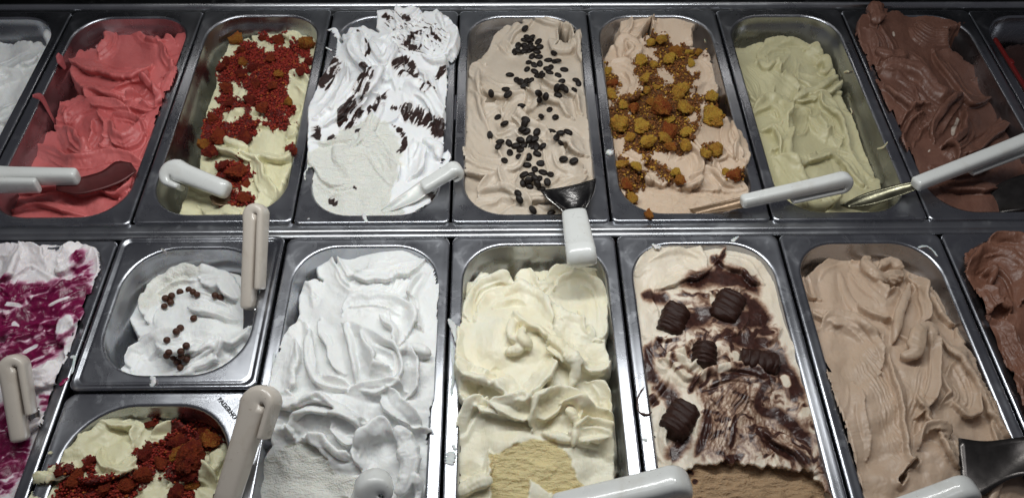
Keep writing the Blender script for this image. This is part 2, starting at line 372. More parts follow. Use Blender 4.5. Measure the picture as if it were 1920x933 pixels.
#@@GELATO
# ------------------------------------------------------------------ gelato sculpting
FR = dict(A=(0,0,2.12), B=(340,0,2.12), C=(840,0,2.12), D=(1340,0,2.12), E=(0,380,1.687), F=(440,400,1.75), G=(800,400,1.75), H=(1340,400,1.75), W=(0,0,1.0))
def sd_rr(x, y, w, l, R):
    qx = np.abs(x)-w/2+R; qy = np.abs(y)-l/2+R
    return -(np.hypot(np.maximum(qx,0), np.maximum(qy,0)) + np.minimum(np.maximum(qx,qy),0) - R)
class Gel:
    sharp = 0.5
    HM = 1.45
    kids = 2
    def __init__(s, key, fr, outline, ctrl, seed=1, res=0.00089, over=0.0, edge=9, drop=2.2, sig=34, wob=5):
        s.p = PANS[key]; s.fr = FR[fr]; s.seed = seed; p = s.p
        mx = 0.002+over
        nx = int((p['w']+2*mx)/res)+1; ny = int((p['l']+2*mx)/res)+1
        s.lx, s.ly = np.meshgrid(np.linspace(-p['w']/2-mx, p['w']/2+mx, nx), np.linspace(-p['l']/2-mx, p['l']/2+mx, ny))
        s.X = s.lx+p['cx']; s.Y = s.ly+p['cy']; s.res = res
        ct = np.array([[*s.cv(a, b), z] for a, b, z in ctrl], float)
        cxyz = np.array([U(a, b, z/1000) for a, b, z in ct])
        wsum = 0; h = 0
        for c, z in zip(cxyz, ct[:,2]):
            d2 = (s.X-c[0])**2+(s.Y-c[1])**2
            ww = np.exp(-d2/(2*(sig/1000)**2)) + 1e-5/(1+d2*1e4)
            wsum = wsum+ww; h = h+ww*z
        s.h = h/wsum
        s.base = s.h.copy()
        s.repro()
        s.out = [s.cv(a, b) for a, b in outline]
        n = fbm(s.u/26, s.v/26, seed+50, 3)
        s.sd = poly_sd(s.u, s.v, s.out) + n*wob*0.45
        s.edge = edge*0.8; s.drop = drop
        s.rip = np.zeros_like(s.h); s.rough = np.zeros_like(s.h); s.stain = np.zeros_like(s.h)
        s.h += fbm(s.u/70, s.v/70, seed, 2)*4
        s.hb = blur(s.h, 6)
        s.flow = None
    def cv(s, x, y): ox, oy, k = s.fr; return (ox+x/k, oy+y/k)
    def repro(s):
        s.u, s.v, _ = P(np.stack([s.X, s.Y, s.base/1000], -1))
    def refresh(s): s.hb = blur(s.h, max(3, 5))
    def stroke(s, kind, pts, w, h, stri=0.25, ns=5, raw=False, z0=None, ref=True):
        if not raw: pts = [s.cv(a, b) for a, b in pts]; w = w/s.fr[2]
        lip = 1
        if w < 0: lip = -1; w = -w
        pa = np.array(pts); m = w*1.7+6
        bx = (s.u > pa[:,0].min()-m) & (s.u < pa[:,0].max()+m) & (s.v > pa[:,1].min()-m) & (s.v < pa[:,1].max()+m)
        ii = np.nonzero(bx)
        if len(ii[0]) == 0: return
        r0, r1, c0, c1 = ii[0].min(), ii[0].max()+1, ii[1].min(), ii[1].max()+1
        sl = (slice(r0, r1), slice(c0, c1)); u = s.u[sl]; v = s.v[sl]
        wu = u + fbm(u/34, v/34, s.seed+3, 2)*w*0.12; wv = v + fbm(u/34+9, v/34, s.seed+4, 2)*w*0.12
        d, t, ln = path_st(wu, wv, pts); d = d*lip
        end = np.clip(np.minimum(t, 1-t)*4.5, 0, 1)**0.5
        ww = w*(0.25+0.75*end); q = d/ww; H = s.h[sl]; B = s.hb[sl]
        if kind == 'plate':
            rise = np.clip((q+1)/2, 0, 1)**1.25
            prof = -0.35 + 1.25*rise + 0.14*np.exp(-((q-0.80)/0.11)**2)
            prof *= np.sqrt(np.clip(1-np.clip((q-0.86)/0.14, 0, 1)**2, 0, 1))*0.55+0.45
            prof = np.where(q > 1, 0.45-(q-1)*7, prof); prof = np.where(q < -1, -1-(-1-q)*4, prof)
            st = stri*np.sin(q*ns*math.pi + fbm(t*ln/60, q*2, s.seed+8, 2)*3.0)*(0.5+0.5*perlin(q*3, t*2, s.seed+5))
            new = B + h*(prof*(0.35+0.65*end)) + st*np.clip(1-q*q, 0, 1)
            new = np.where((q < -1.02) | (q > 1.6), -999, new)
        elif kind == 'bead':
            prof = np.sqrt(np.clip(1-q*q, 0, 1))*1.15-0.25
            st = stri*np.sin(q*ns*math.pi + t*3)
            new = np.where(np.abs(q) < 1, B + h*prof*(0.3+0.7*end) + st, -999)
        if kind in ('plate', 'bead'):
            if z0 is not None: new = np.where(new > -900, z0+(new-B), new)
            k = 0.5; a = np.maximum(H, new); s.h[sl] = a + k*0.25*np.clip(1-np.abs(H-new)/k, 0, 1)**2
        elif kind == 'trough':
            prof = -(1-np.clip(q*q, 0, 1))*1.0 + 0.35*np.exp(-((np.abs(q)-1.05)/0.14)**2)
            f = (np.abs(q) < 1.5)*end
            st = stri*np.sin(q*ns*math.pi+fbm(t*ln/60, q*2, s.seed+8, 2)*2)
            base = np.where(np.abs(q) < 1, B*0.7+H*0.3 + st, H)
            s.h[sl] = H*(1-f) + (base + h*prof)*f
        elif kind == 'crease':
            s.h[sl] = H - h*np.exp(-(q)**2*2.5)*end + 0.45*h*np.exp(-((q-1.5)/0.5)**2)*end
        elif kind == 'ridges':      # parallel spatula lines following a path
            f = np.clip(1-q*q, 0, 1)*end
            ph = q*ns*math.pi+fbm(t*ln/80, q*1.2, s.seed+8, 2)*1.8
            s.h[sl] = H + h*f*(1-np.abs(np.sin(ph)))**1.6 * (0.7+0.6*perlin(q*3, t*2.5, s.seed+2))
        elif kind == 'ripple':
            s.rip[sl] = np.maximum(s.rip[sl], np.clip(1-np.abs(q), 0, 1)*end*h)
        elif kind == 'unripple':
            s.rip[sl] = np.minimum(s.rip[sl], 1-np.clip(1.4-np.abs(q)*1.4, 0, 1)*end*h)
        elif kind == 'stain':
            s.stain[sl] = np.maximum(s.stain[sl], np.clip(1.3-np.abs(q)*1.3, 0, 1)*end*h)
        elif kind == 'raise':
            s.h[sl] = H + h*np.exp(-q*q*1.5)*np.clip(end*1.5, 0, 1)
        if ref and kind in ('plate', 'bead', 'trough', 'raise'): s.refresh()
    def fold(s, kind, pts, w, h, *a, **k):
        s.stroke(kind, pts, w, h*s.HM, *a, **k)
        if kind != 'plate' or abs(w)/s.fr[2] < 9: return
        R = random.Random(int(abs(pts[0][0])*7+pts[0][1]*13+s.seed)); sp = spline(pts, 12); sg = 1 if w > 0 else -1
        tg = np.gradient(sp, axis=0); tg /= np.linalg.norm(tg, axis=1, keepdims=True)+1e-9; nn = np.stack([-tg[:,1], tg[:,0]], -1)*sg
        for off in (R.uniform(0.25,0.55), R.uniform(-0.35,0.1), R.uniform(0.6,0.8))[:s.kids]:
            a0 = R.randint(0, 4); b0 = R.randint(8, 12); q = sp[a0:b0:2] + nn[a0:b0:2]*abs(w)*(off + np.linspace(0, R.uniform(-0.3,0.3), len(sp[a0:b0:2])))[:,None]
            if len(q) > 2: s.stroke(R.choice(('plate','plate','crease')), [tuple(v) for v in q], sg*abs(w)*R.uniform(0.10,0.24), abs(h)*R.uniform(0.22,0.42), 0.1, 3, ref=False)
    def peak(s, x, y, r, h, lean=(0, 0)):
        x, y = s.cv(x, y); r /= s.fr[2]
        d = np.hypot(s.u-x, (s.v-y)*1.2)/r
        s.h += h*np.exp(-d*2.2)*np.clip(1.6-d, 0, 1)
    def hole(s, poly, depth):
        sd = poly_sd(s.u, s.v, [s.cv(*a) for a in poly]) + fbm(s.u/14, s.v/14, s.seed+77, 3)*2; s.h -= depth*sstep(-1.5, 3, sd); s.refresh()
    def streaks(s, ang, across, along, seed=0, o=3, wp=1.6):
        c, sn = math.cos(ang), math.sin(ang); a = s.u*c+s.v*sn; b = -s.u*sn+s.v*c
        wx = fbm(a/40, b/40, seed+1, 3)*wp; wy = fbm(a/60+7, b/60, seed+2, 2)*wp
        return fbm(a/along+wx, b/across+wy, seed, o)
    def region(s, poly, val, field='rough', soft=6, amp=5):
        pts = [s.cv(a, b) for a, b in poly]
        sd = poly_sd(s.u, s.v, pts) + fbm(s.u/14, s.v/14, s.seed+31, 4)*amp
        f = sstep(-soft/2, soft/2, sd)*val
        A = getattr(s, field); setattr(s, field, np.maximum(A, f)); return sd
    def cut(s, poly, z, slope=(0, 0), soft=4, amp=5, rv=1.0):
        """scraped hollow: everything in the polygon is lowered to a rough tilted plane"""
        pts = [s.cv(a, b) for a, b in poly]; c = np.mean(pts, 0)
        sd = poly_sd(s.u, s.v, pts) + fbm(s.u/16, s.v/16, s.seed+33, 4)*amp
        f = sstep(-soft/2, soft/2, sd)
        pl = z + (s.u-c[0])*slope[0] + (s.v-c[1])*slope[1] + fbm(s.u/22, s.v/9, s.seed+35, 4)*0.9 + fbm(s.u/50, s.v/50, s.seed+36, 2)*1.6
        s.h = s.h*(1-f) + np.minimum(s.h, pl)*f
        s.rough = np.maximum(s.rough, f*rv); s.refresh()
    def auto(s, n, ang, jit=0.5, length=(50, 120), wid=(10, 26), h=(2.0, 5.0), kinds=('plate','plate','bead','trough'), seed=0, stri=0.2, poly=None):
        R = random.Random(s.seed*100+seed); o = np.array(poly and [s.cv(*a) for a in poly] or s.out)
        mn, mx = o.min(0), o.max(0); c = 0; g = 0
        while c < n and g < n*30:
            g += 1
            x = R.uniform(mn[0], mx[0]); y = R.uniform(mn[1], mx[1])
            if poly_sd(np.array([x]), np.array([y]), o)[0] < 4: continue
            a = ang(x, y) if callable(ang) else ang
            a += R.gauss(0, jit); ln = R.uniform(*length); cv_ = R.gauss(0, 1.0)
            pts = []; px, py = x, y
            for k in range(5):
                pts.append((px, py)); px += math.cos(a)*ln/4; py += math.sin(a)*ln/4; a += cv_/4
            kd = R.choice(kinds); wd = R.uniform(*wid)*(0.55 if kd != 'plate' else 1)
            s.stroke(kd, pts, wd*R.choice((-1, 1)), s.HM*R.uniform(*h)*(0.6 if kd == 'trough' else 1), stri=stri, ns=R.uniform(3, 7), raw=True)
            c += 1
    def build(s, mat, label, name='gelato', shift=1.05, micro=0.16, cat='ice cream', group='gelato in steel pans'):
        p = s.p
        e = np.clip(s.sd/s.edge, 0, 1)
        h = s.h - s.edge*0.9*(1-np.sqrt(np.clip(1-(1-e)**2, 0, 1))) - np.clip(-s.sd, 0, 1e3)*s.drop
        h += fbm(s.u/9, s.v/9, s.seed+60, 3)*micro
        h += s.stain*(1.2+1.1*fbm(s.u/5, s.v/5, s.seed+61, 3)+1.5*fbm(s.u/16, s.v/16, s.seed+62, 2))
        h = h*0.4+blur(h, 1, 1)*0.6
        h = h + s.sharp*(h-blur(h, 3, 2)) + 0.2*(h-blur(h, 8, 2))
        torn = np.clip(np.abs(h-blur(h, 4, 2))/1.6, 0, 1); h = h + torn*fbm(s.u/3.6, s.v/3.6, s.seed+81, 2)*0.5
        hb = blur(h, 5); gy, gx = np.gradient(hb, s.res*1000)
        gl = np.hypot(gx, gy)+1e-6; k = np.minimum(gl, 1.2)/gl
        dv = np.clip((h-hb)*shift, -2.2, 3.4)
        X = s.X - gx*k*dv/1000; Y = s.Y - gy*k*dv/1000
        lim = sd_rr(X-p['cx'], Y-p['cy'], p['w'], p['l'], p['R'])       # inside the mouth
        ok = (h > -p['d']*1000+8) & ((lim > -0.0014) | (h > 0.9)) & (s.sd > -40)
        Z = np.maximum(h, -p['d']*1000+1)/1000 + p['z']*1.0
        ny, nx = h.shape; idx = np.arange(nx*ny).reshape(ny, nx)
        f = ok[:-1,:-1] & ok[1:,:-1] & ok[:-1,1:] & ok[1:,1:]
        Q = np.stack([idx[:-1,:-1][f], idx[:-1,1:][f], idx[1:,1:][f], idx[1:,:-1][f]], -1)
        used = np.unique(Q); mp = np.full(nx*ny, -1); mp[used] = np.arange(len(used)); Q = mp[Q]
        V = np.stack([X.ravel()[used]-p['cx'], Y.ravel()[used]-p['cy'], Z.ravel()[used]], -1)
        me = mesh_data(name, V, Q, mat)
        for nm, A in (('ripple', s.rip), ('rough', s.rough), ('stain', s.stain)):
            a = me.attributes.new(nm, 'FLOAT', 'POINT'); a.data.foreach_set('value', A.ravel()[used].astype(np.float32))
        o = link(name, me, None, (p['cx'], p['cy'], 0)); tag(o, label, cat, group); s.obj = o
        s.W = V + np.array([p['cx'], p['cy'], 0]); s.pu, s.pv, s.pd = P(s.W)
        no = np.zeros((ny, nx, 3)); gy, gx = np.gradient(blur(h, 2), s.res*1000); no[...,0] = -gx; no[...,1] = -gy; no[...,2] = 1
        s.Nn = (no/np.linalg.norm(no, axis=-1, keepdims=True)).reshape(-1, 3)[used]
        s.D = s.stain.ravel()[used]
        return o
    def at(s, x, y):      # surface point seen at a photo position (frame coords)
        x, y = s.cv(x, y); d = np.hypot(s.pu-x, s.pv-y); k = np.nonzero(d < 2.5)[0]
        if len(k) == 0: k = np.array([d.argmin()])
        j = k[s.pd[k].argmin()]
        return s.W[j], s.Nn[j]
WHITE = gelato_mat('white_gelato', (0.86,0.865,0.85), (0.81,0.82,0.81), scraped=(0.85,0.84,0.76))
rnd = random.Random(11)
G = {}
# ---- back row, far left white
g = Gel(('b',0), 'A', [(-200,165),(60,175),(175,168),(190,120),(212,100),(215,140),(40,470),(-260,900),(-400,900)], [(0,200,-34),(150,185,-32),(205,110,-4),(100,350,-22),(-50,500,-25),(-200,300,-30)], 1)
for st in [('plate',[(-60,300),(40,250),(150,215)],45,5),('plate',[(-80,400),(20,350),(110,330)],-50,6),('plate',[(-60,520),(0,430),(60,400)],40,5),('bead',[(170,250),(195,190),(205,120)],14,6)]: g.fold(*st)
g.auto(10, 2.6, 0.4, seed=2, h=(2,4))
g.build(WHITE, 'smooth white gelato in the steel pan cut off at the top left corner'); G['w0'] = g
# ---- pink
g = Gel(('b',1), 'A', [(425,85),(475,85),(520,112),(575,158),(640,165),(728,130),(735,170),(700,310),(540,760),(480,900),(0,900),(20,820),(100,660),(130,590),(180,535),(225,525),(240,470),(250,410),(300,385),(345,365),(290,295),(298,212),(380,195),(440,150)],
        [(430,90,-26),(540,150,-24),(700,200,-8),(620,260,-4),(400,250,-12),(300,280,-26),(480,350,-8),(640,400,-4),(300,440,-28),(450,500,-10),(560,560,-4),(200,600,-34),(80,780,-34),(300,760,-20),(250,860,-24),(420,720,-8),(500,700,-4)], 2, over=0.004, edge=8)
g.auto(16, lambda x, y: -0.35, 0.5, seed=1, h=(2.5,5), length=(40,90), wid=(9,20), stri=0.35)
for st in [('plate',[(440,100),(470,150),(455,210),(400,240)],38,7),('plate',[(520,130),(560,170),(620,190),(700,180)],-36,6),('plate',[(300,240),(400,262),(500,280),(600,262)],46,8),
    ('plate',[(295,300),(370,345),(470,370),(560,340),(590,300)],30,6),('plate',[(630,180),(640,240),(690,300),(700,290)],-30,6),('bead',[(590,300),(590,340),(640,390),(620,430)],13,7),
    ('trough',[(450,380),(540,360),(600,380),(530,405)],32,6),('plate',[(360,360),(380,410),(420,420),(520,415),(600,440)],26,6),('plate',[(250,420),(240,480),(300,500),(350,440)],-34,6),
    ('plate',[(240,520),(270,600),(330,640),(400,600)],-60,8),('plate',[(270,500),(330,460),(420,440),(520,455)],-30,5),('trough',[(390,480),(400,540),(350,600)],30,5),
    ('plate',[(430,500),(440,570),(500,600),(570,560),(590,500)],-42,9),('plate',[(450,480),(530,490),(580,540)],-22,6),('plate',[(120,600),(200,640),(300,680),(450,640),(560,650)],-40,6),
    ('plate',[(60,760),(200,720),(340,740),(470,720)],40,5),('plate',[(40,830),(160,790),(330,850)],30,4),('plate',[(380,730),(470,760),(520,700)],24,5)]: g.fold(*st)
g.peak(430,95,18,5)
PINK = gelato_mat('strawberry_gelato', (0.63,0.165,0.16), (0.54,0.12,0.12), sss=0.3, fine=0.35)
g.build(PINK, 'pink strawberry gelato heaped in rough folds'); G['pink'] = g
# ---- pale gelato with red crumbs, back row
g = Gel(('b',2), 'B', [(200,180),(310,150),(400,122),(460,130),(520,160),(530,230),(505,330),(480,430),(430,650),(380,780),(300,860),(0,880),(30,780),(90,680),(95,560),(110,450),(150,330),(160,250)],
        [(220,190,-30),(330,160,-28),(440,140,-26),(500,220,-14),(300,250,-18),(200,330,-26),(450,340,-8),(330,400,-14),(150,450,-32),(400,520,-8),(200,560,-22),(350,600,-8),(130,640,-28),(330,700,-10),(60,790,-30),(200,800,-16),(360,780,-6)], 3, edge=9)
g.auto(12, 0.2, 0.7, seed=3, h=(2.5,5))
for st in [('plate',[(110,620),(140,570),(220,590),(300,640)],46,8),('plate',[(190,560),(260,530),(350,520),(430,560)],-60,8),('plate',[(240,620),(330,610),(400,620),(430,590)],36,7),('bead',[(170,570),(210,600),(270,610)],14,6),
    ('plate',[(420,330),(470,360),(490,430)],-40,6),('plate',[(440,430),(450,480),(420,560)],-34,5),('ridges',[(300,660),(340,720),(330,800)],60,1.2),('plate',[(280,640),(300,740),(360,800)],-44,6),('plate',[(400,140),(460,150),(470,220)],30,6),('plate',[(20,770),(90,790),(190,780)],-30,5)]: g.fold(*st)
g.region([(255,165),(300,175),(330,145),(370,160),(415,150),(470,165),(520,190),(512,300),(450,320),(415,370),(455,425),(435,470),(440,530),(400,540),(340,510),(280,560),(220,585),(160,565),(140,610),(90,630),(78,560),(95,480),(145,430),(165,350),(150,260),(200,230)], 1.0, 'stain', 10, 9)
g.region([(140,630),(200,650),(270,660),(285,700),(270,750),(200,750),(150,700)], 1.0, 'stain', 8, 7)
g.region([(150,770),(220,765),(300,790),(290,830),(160,820)], 1.0, 'stain', 8, 7)
g.region([(410,600),(440,595),(445,620),(415,625)], 1.0, 'stain', 6, 4)
for x, y, r in [(420,180,24),(452,150,24),(325,182,26),(355,205,20),(272,280,22),(262,292,18),(215,350,22),(232,380,26),(250,395,20),(185,478,26),(215,495,24),(250,480,16),(330,470,22),(300,485,18),(445,360,26),(462,400,28),(480,240,16),(170,640,20),(230,580,26),(330,540,26)]:
    a, b = g.cv(x, y); g.stain *= 1-0.97*np.exp(-(((g.u-a)**2+((g.v-b)*1.1)**2)/(r/2.12)**2)*np.clip(1+0.9*fbm(g.u/10, g.v/10, int(x), 3), 0.3, 3))
CUST = gelato_mat('pale_vanilla_gelato', (0.74,0.71,0.50), (0.68,0.64,0.41), stain=(0.17,0.014,0.010), sss=0.35)
g.build(CUST, 'pale yellow gelato under red cake crumbs, in the back row'); G['vel'] = g
# ---- stracciatella
g = Gel(('b',3), 'B', [(585,130),(610,135),(640,180),(680,125),(720,110),(785,125),(790,50),(860,45),(910,30),(960,50),(1010,35),(1080,95),(1090,125),(1075,190),(1040,230),(1045,330),(1035,450),(1030,560),(1060,630),(1000,780),(940,850),(900,900),(520,880),(500,740),(520,600),(515,430),(560,330),(610,230)],
        [(590,130,2),(660,160,-6),(720,125,-16),(830,60,10),(920,50,14),(1000,60,14),(1060,130,14),(980,180,12),(820,150,-2),(760,180,0),(700,260,4),(600,330,10),(540,430,11),(560,500,8),(760,330,4),(900,300,2),(1000,350,2),(700,450,6),(850,480,2),(980,480,4),(1020,600,2),(620,600,2),(540,640,-3),(760,640,0),(900,620,-2),(560,780,-6),(700,800,-5),(860,830,-6),(980,780,-6),(720,880,-4)], 4, over=0.016, edge=6)
g.auto(8, 1.9, 0.5, seed=5, h=(2,4), poly=[(620,200),(1040,200),(1040,560),(540,560)])
g.auto(22, lambda x, y: 1.2, 1.2, seed=7, h=(1.5,4), length=(20,55), wid=(4,10), stri=0.5, poly=[(790,40),(1080,60),(1070,200),(840,230),(790,120)])
for st in [('plate',[(640,270),(600,340),(540,420),(530,470)],-70,8),('plate',[(720,250),(680,330),(600,420),(550,500)],-60,6),('plate',[(740,150),(730,210),(800,280),(840,240)],60,8),('ridges',[(780,230),(740,330),(680,440)],46,2.2),
    ('plate',[(830,180),(800,260),(740,320),(710,380)],-50,8),('bead',[(750,170),(800,250),(840,220)],16,6),('plate',[(850,230),(830,320),(900,400),(980,470)],-60,7),('plate',[(950,270),(1000,300),(1020,400),(1000,460)],40,6),
    ('plate',[(880,380),(960,430),(1010,510),(1040,590)],-50,7),('plate',[(590,140),(640,190),(700,200),(720,160)],-30,5),('trough',[(700,470),(760,400),(800,390)],24,4),('plate',[(1050,110),(1070,150),(1040,220),(960,220)],-30,5),('plate',[(920,560),(910,620),(900,700)],-60,6),('bead',[(960,560),(1010,590),(1030,640)],18,6)]: g.fold(*st)
g.cut([(560,560),(640,520),(760,470),(850,520),(880,620),(860,700),(830,800),(900,860),(560,860),(500,780),(510,640)], 5, (0.0,-0.06), amp=6, rv=0.9)
for st in [('raise',[(600,640),(700,600),(780,560)],70,4),('crease',[(740,600),(800,680),(850,740)],10,3),('plate',[(700,560),(790,640),(840,740)],-50,4),('crease',[(540,720),(620,760),(700,740)],6,1.5),('plate',[(520,560),(600,545),(700,545)],30,3)]: g.fold(*st)
for st in [([(560,330),(600,250),(630,230)],36),([(560,230),(590,290),(570,370)],24),([(620,490),(670,450),(700,400)],30),([(690,400),(720,350),(745,280)],22),([(620,500),(680,490)],22),([(735,470),(780,410),(815,370)],22),([(740,340),(775,310)],16),([(840,300),(900,290),(940,320)],34),([(870,240),(905,250),(920,280)],20),
    ([(865,425),(920,455),(1000,495)],30),([(950,400),(990,370),(1010,350)],26),([(975,470),(1005,500),(1030,550)],22),([(545,500),(540,570)],14),([(580,560),(610,550),(620,545)],16),([(700,520),(705,540)],14),([(830,430),(860,440)],14),([(830,490),(880,530),(885,590),(850,610)],12),([(970,770),(995,790)],18),([(730,150),(745,190),(730,240)],7),([(700,160),(715,130)],9),([(720,290),(730,330)],10),
    ([(870,60),(915,80)],12),([(800,60),(830,75)],10),([(930,130),(900,180),(960,200)],16),([(860,200),(870,240)],8),([(980,110),(1040,180)],9),([(900,150),(960,120)],10),([(580,790),(610,800),(600,810)],14),([(680,740),(700,750)],8),([(1010,330),(1040,250)],10)]: g.stroke('ripple', st[0], st[1]*1.5, 1.0)
M = blur(g.rip, 6, 2); sk = g.streaks(-0.95, 5.5, 60, 41, 3, 1.0); sk2 = g.streaks(0.5, 4, 14, 47)
g.rip = np.clip(g.rip*(0.85+0.5*sk) + np.clip(M*1.6, 0, 1)*(0.14+0.45*sk), 0, 1)
g.region([(795,50),(900,60),(1060,100),(1075,190),(960,225),(860,215),(700,190),(640,150),(800,120)], 1.0, 'tmp') if False else None
zone = sstep(-6, 14, poly_sd(g.u, g.v, [g.cv(*a) for a in [(795,40),(960,50),(1075,100),(1070,200),(1040,235),(900,240),(840,180),(790,110)]]))
g.rip = np.maximum(g.rip, zone*np.clip(0.12+0.70*sk2, 0, 0.85))
zone = sstep(-6, 14, poly_sd(g.u, g.v, [g.cv(*a) for a in [(690,260),(760,270),(840,340),(830,440),(880,560),(850,600),(780,440),(700,540),(620,520),(690,380)]]))
g.rip = np.maximum(g.rip, zone*np.clip(0.10+0.55*sk, 0, 0.8))
STR = gelato_mat('stracciatella_gelato', (0.85,0.855,0.86), (0.80,0.81,0.82), ripple=(0.028,0.013,0.011), ripple2=(0.50,0.44,0.42), scraped=(0.84,0.84,0.77), edge=0.045, namp=0.30)
g.build(STR, 'white gelato streaked with shiny black chocolate, heaped over the rim'); G['str'] = g
# ---- coffee
g = Gel(('b',4), 'C', [(335,62),(370,58),(440,70),(500,100),(520,130),(540,120),(555,200),(560,500),(590,700),(560,800),(400,880),(60,880),(60,680),(70,560),(75,320),(110,260),(165,210),(190,150),(240,105),(300,100)],
        [(350,66,-4),(460,90,-6),(240,125,-20),(160,220,-26),(350,160,-8),(450,200,-8),(90,320,-22),(220,300,-6),(350,300,-2),(500,300,-6),(100,450,-14),(250,430,2),(400,450,4),(520,440,-8),(100,600,-12),(300,560,2),(460,580,4),(540,620,-10),(100,720,-10),(300,720,-4),(480,700,-4),(200,820,-6),(400,830,-6),(540,760,-8)], 5, over=0.001, edge=8)
g.auto(10, 2.3, 0.6, seed=4, h=(2.5,5), length=(60,130), wid=(14,30), stri=0.15)
for st in [('plate',[(330,70),(250,110),(200,190)],-40,4),('plate',[(345,75),(440,90),(500,110),(520,150)],34,5),('trough',[(440,130),(470,150),(460,190)],34,9),('bead',[(400,170),(430,200),(490,195),(530,150)],17,7),('bead',[(530,130),(520,200),(545,260)],14,6),
    ('plate',[(200,190),(240,230),(300,220)],-34,6),('plate',[(150,270),(140,310),(200,350),(300,350)],50,8),('plate',[(90,290),(80,400),(140,470),(200,440)],-56,6),('plate',[(80,380),(100,500),(160,560)],-50,6),('ridges',[(100,400),(150,470),(190,440)],36,1.2,0,7),
    ('plate',[(290,360),(240,430),(230,500),(300,560),(400,570)],-60,9),('plate',[(300,330),(380,350),(480,390),(500,470)],56,7),('bead',[(320,340),(350,400),(300,470)],16,6),('plate',[(380,290),(450,330),(540,380),(540,450)],50,7),
    ('plate',[(380,560),(430,530),(510,540),(550,620)],60,8),('plate',[(390,560),(400,640),(450,700),(540,690)],-56,8),('plate',[(90,560),(130,620),(230,640),(300,600)],60,6),('plate',[(150,500),(200,560),(280,540)],-40,6),('plate',[(60,660),(160,680),(220,700),(130,780)],44,7),('plate',[(220,680),(300,760),(420,750),(540,700)],56,6),('plate',[(120,800),(220,790),(330,840)],-36,5),('trough',[(220,480),(290,420),(350,430)],40,3)]: g.fold(*st)
g.hole([(428,122),(445,112),(490,128),(492,150),(465,185),(432,195)], 40)
COF = gelato_mat('coffee_gelato', (0.585,0.505,0.415), (0.53,0.445,0.35), sss=0.3, fine=0.12)
g.build(COF, 'pale beige coffee gelato under scattered beans'); G['cof'] = g
# ---- cake topped
g = Gel(('b',5), 'C', [(700,60),(725,42),(745,55),(812,38),(830,90),(835,50),(960,60),(985,75),(960,110),(962,185),(1010,220),(1050,280),(1055,360),(1040,420),(1090,500),(1110,470),(1145,455),(1165,510),(1175,560),(1190,610),(1180,650),(1150,680),(1190,780),(1200,870),(720,870),(690,800),(660,700),(640,560),(622,400),(612,280),(640,225),(655,190),(690,170)],
        [(720,60,-2),(780,60,-2),(830,45,0),(900,70,-4),(970,75,-3),(700,190,-20),(650,230,-24),(900,150,-16),(780,240,-14),(940,250,-14),(1030,300,-22),(640,330,-20),(760,380,-10),(900,400,-8),(1000,430,-16),(660,500,-14),(800,520,-6),(950,530,-6),(1060,520,-22),(1130,520,6),(1110,600,6),(1160,600,6),(700,600,-10),(850,640,-4),(1000,640,-6),(1100,700,-8),(700,740,-10),(850,780,-8),(1000,780,-8),(1120,800,-8)], 6, over=0.013, edge=6, sig=26)
g.auto(10, 1.6, 0.7, seed=4, h=(2.5,5))
for st in [('plate',[(720,60),(700,130),(660,190)],-24,5),('plate',[(800,60),(760,110),(700,170)],-30,5),('bead',[(680,240),(700,180),(750,200),(730,240)],24,6),('bead',[(710,190),(730,210),(700,230)],12,4),('plate',[(640,270),(700,300),(720,360),(660,420)],-50,6),('plate',[(990,230),(1040,290),(1030,370)],-50,6),('plate',[(830,60),(830,130),(870,180)],26,4),('ridges',[(930,60),(950,110),(960,180)],22,1.6),
    ('plate',[(780,660),(850,720),(930,730),(1000,680)],50,8),('plate',[(880,640),(950,620),(980,680),(950,720)],-34,6),('plate',[(1120,470),(1090,530),(1110,600),(1160,640)],-44,7),('plate',[(1140,480),(1170,560),(1150,640)],30,5),('plate',[(1060,640),(1100,690),(1170,660)],30,6),('plate',[(1000,680),(1080,760),(1160,760)],-44,5),('plate',[(680,600),(740,640),(800,620)],40,5)]: g.fold(*st)
g.cut([(780,730),(900,750),(1060,760),(1180,770),(1180,870),(740,870)], -9, (0,0), amp=4, rv=0.5)
g.region([(775,150),(870,138),(900,180),(1010,195),(1010,240),(960,250),(940,290),(985,300),(965,380),(1000,430),(990,560),(900,605),(780,620),(700,600),(700,560),(640,520),(640,440),(700,400),(765,380),(735,300),(735,240),(800,240),(850,240)], 0.95, 'stain', 12, 10)
g.region([(612,255),(665,300),(690,340),(655,430),(625,400)], 0.95, 'stain', 8, 7)
g.region([(665,640),(720,660),(790,700),(780,740),(740,780),(750,815),(715,815),(670,700)], 1.0, 'stain', 8, 7)
for st in [([(1045,370),(1060,480)],56),([(1000,620),(1080,590)],50),([(760,630),(850,690),(935,725)],44),([(1100,690),(1160,720)],46),([(900,600),(940,620)],30),([(870,700),(900,740)],40)]: g.stroke('stain', st[0], st[1], 0.95)
for x, y, r in [(850,290,24),(880,320,26),(740,340,22),(970,480,22),(850,405,14),(700,375,24),(720,470,12)]:
    a, b = g.cv(x, y); g.stain *= 1-0.9*np.exp(-(((g.u-a)**2+(g.v-b)**2)/(r/2.12)**2)*np.clip(1+0.9*fbm(g.u/10, g.v/10, int(x), 3), 0.3, 3))
g.hole([(812,62),(826,110),(812,150),(770,160),(748,142)], 40)
CAKE = gelato_mat('custard_cake_gelato', (0.62,0.49,0.375), (0.57,0.43,0.31), stain=(0.17,0.065,0.018), scraped=(0.66,0.50,0.36), sss=0.3)
g.build(CAKE, 'peach beige gelato smeared up the pan and topped with yellow cake'); G['cake'] = g
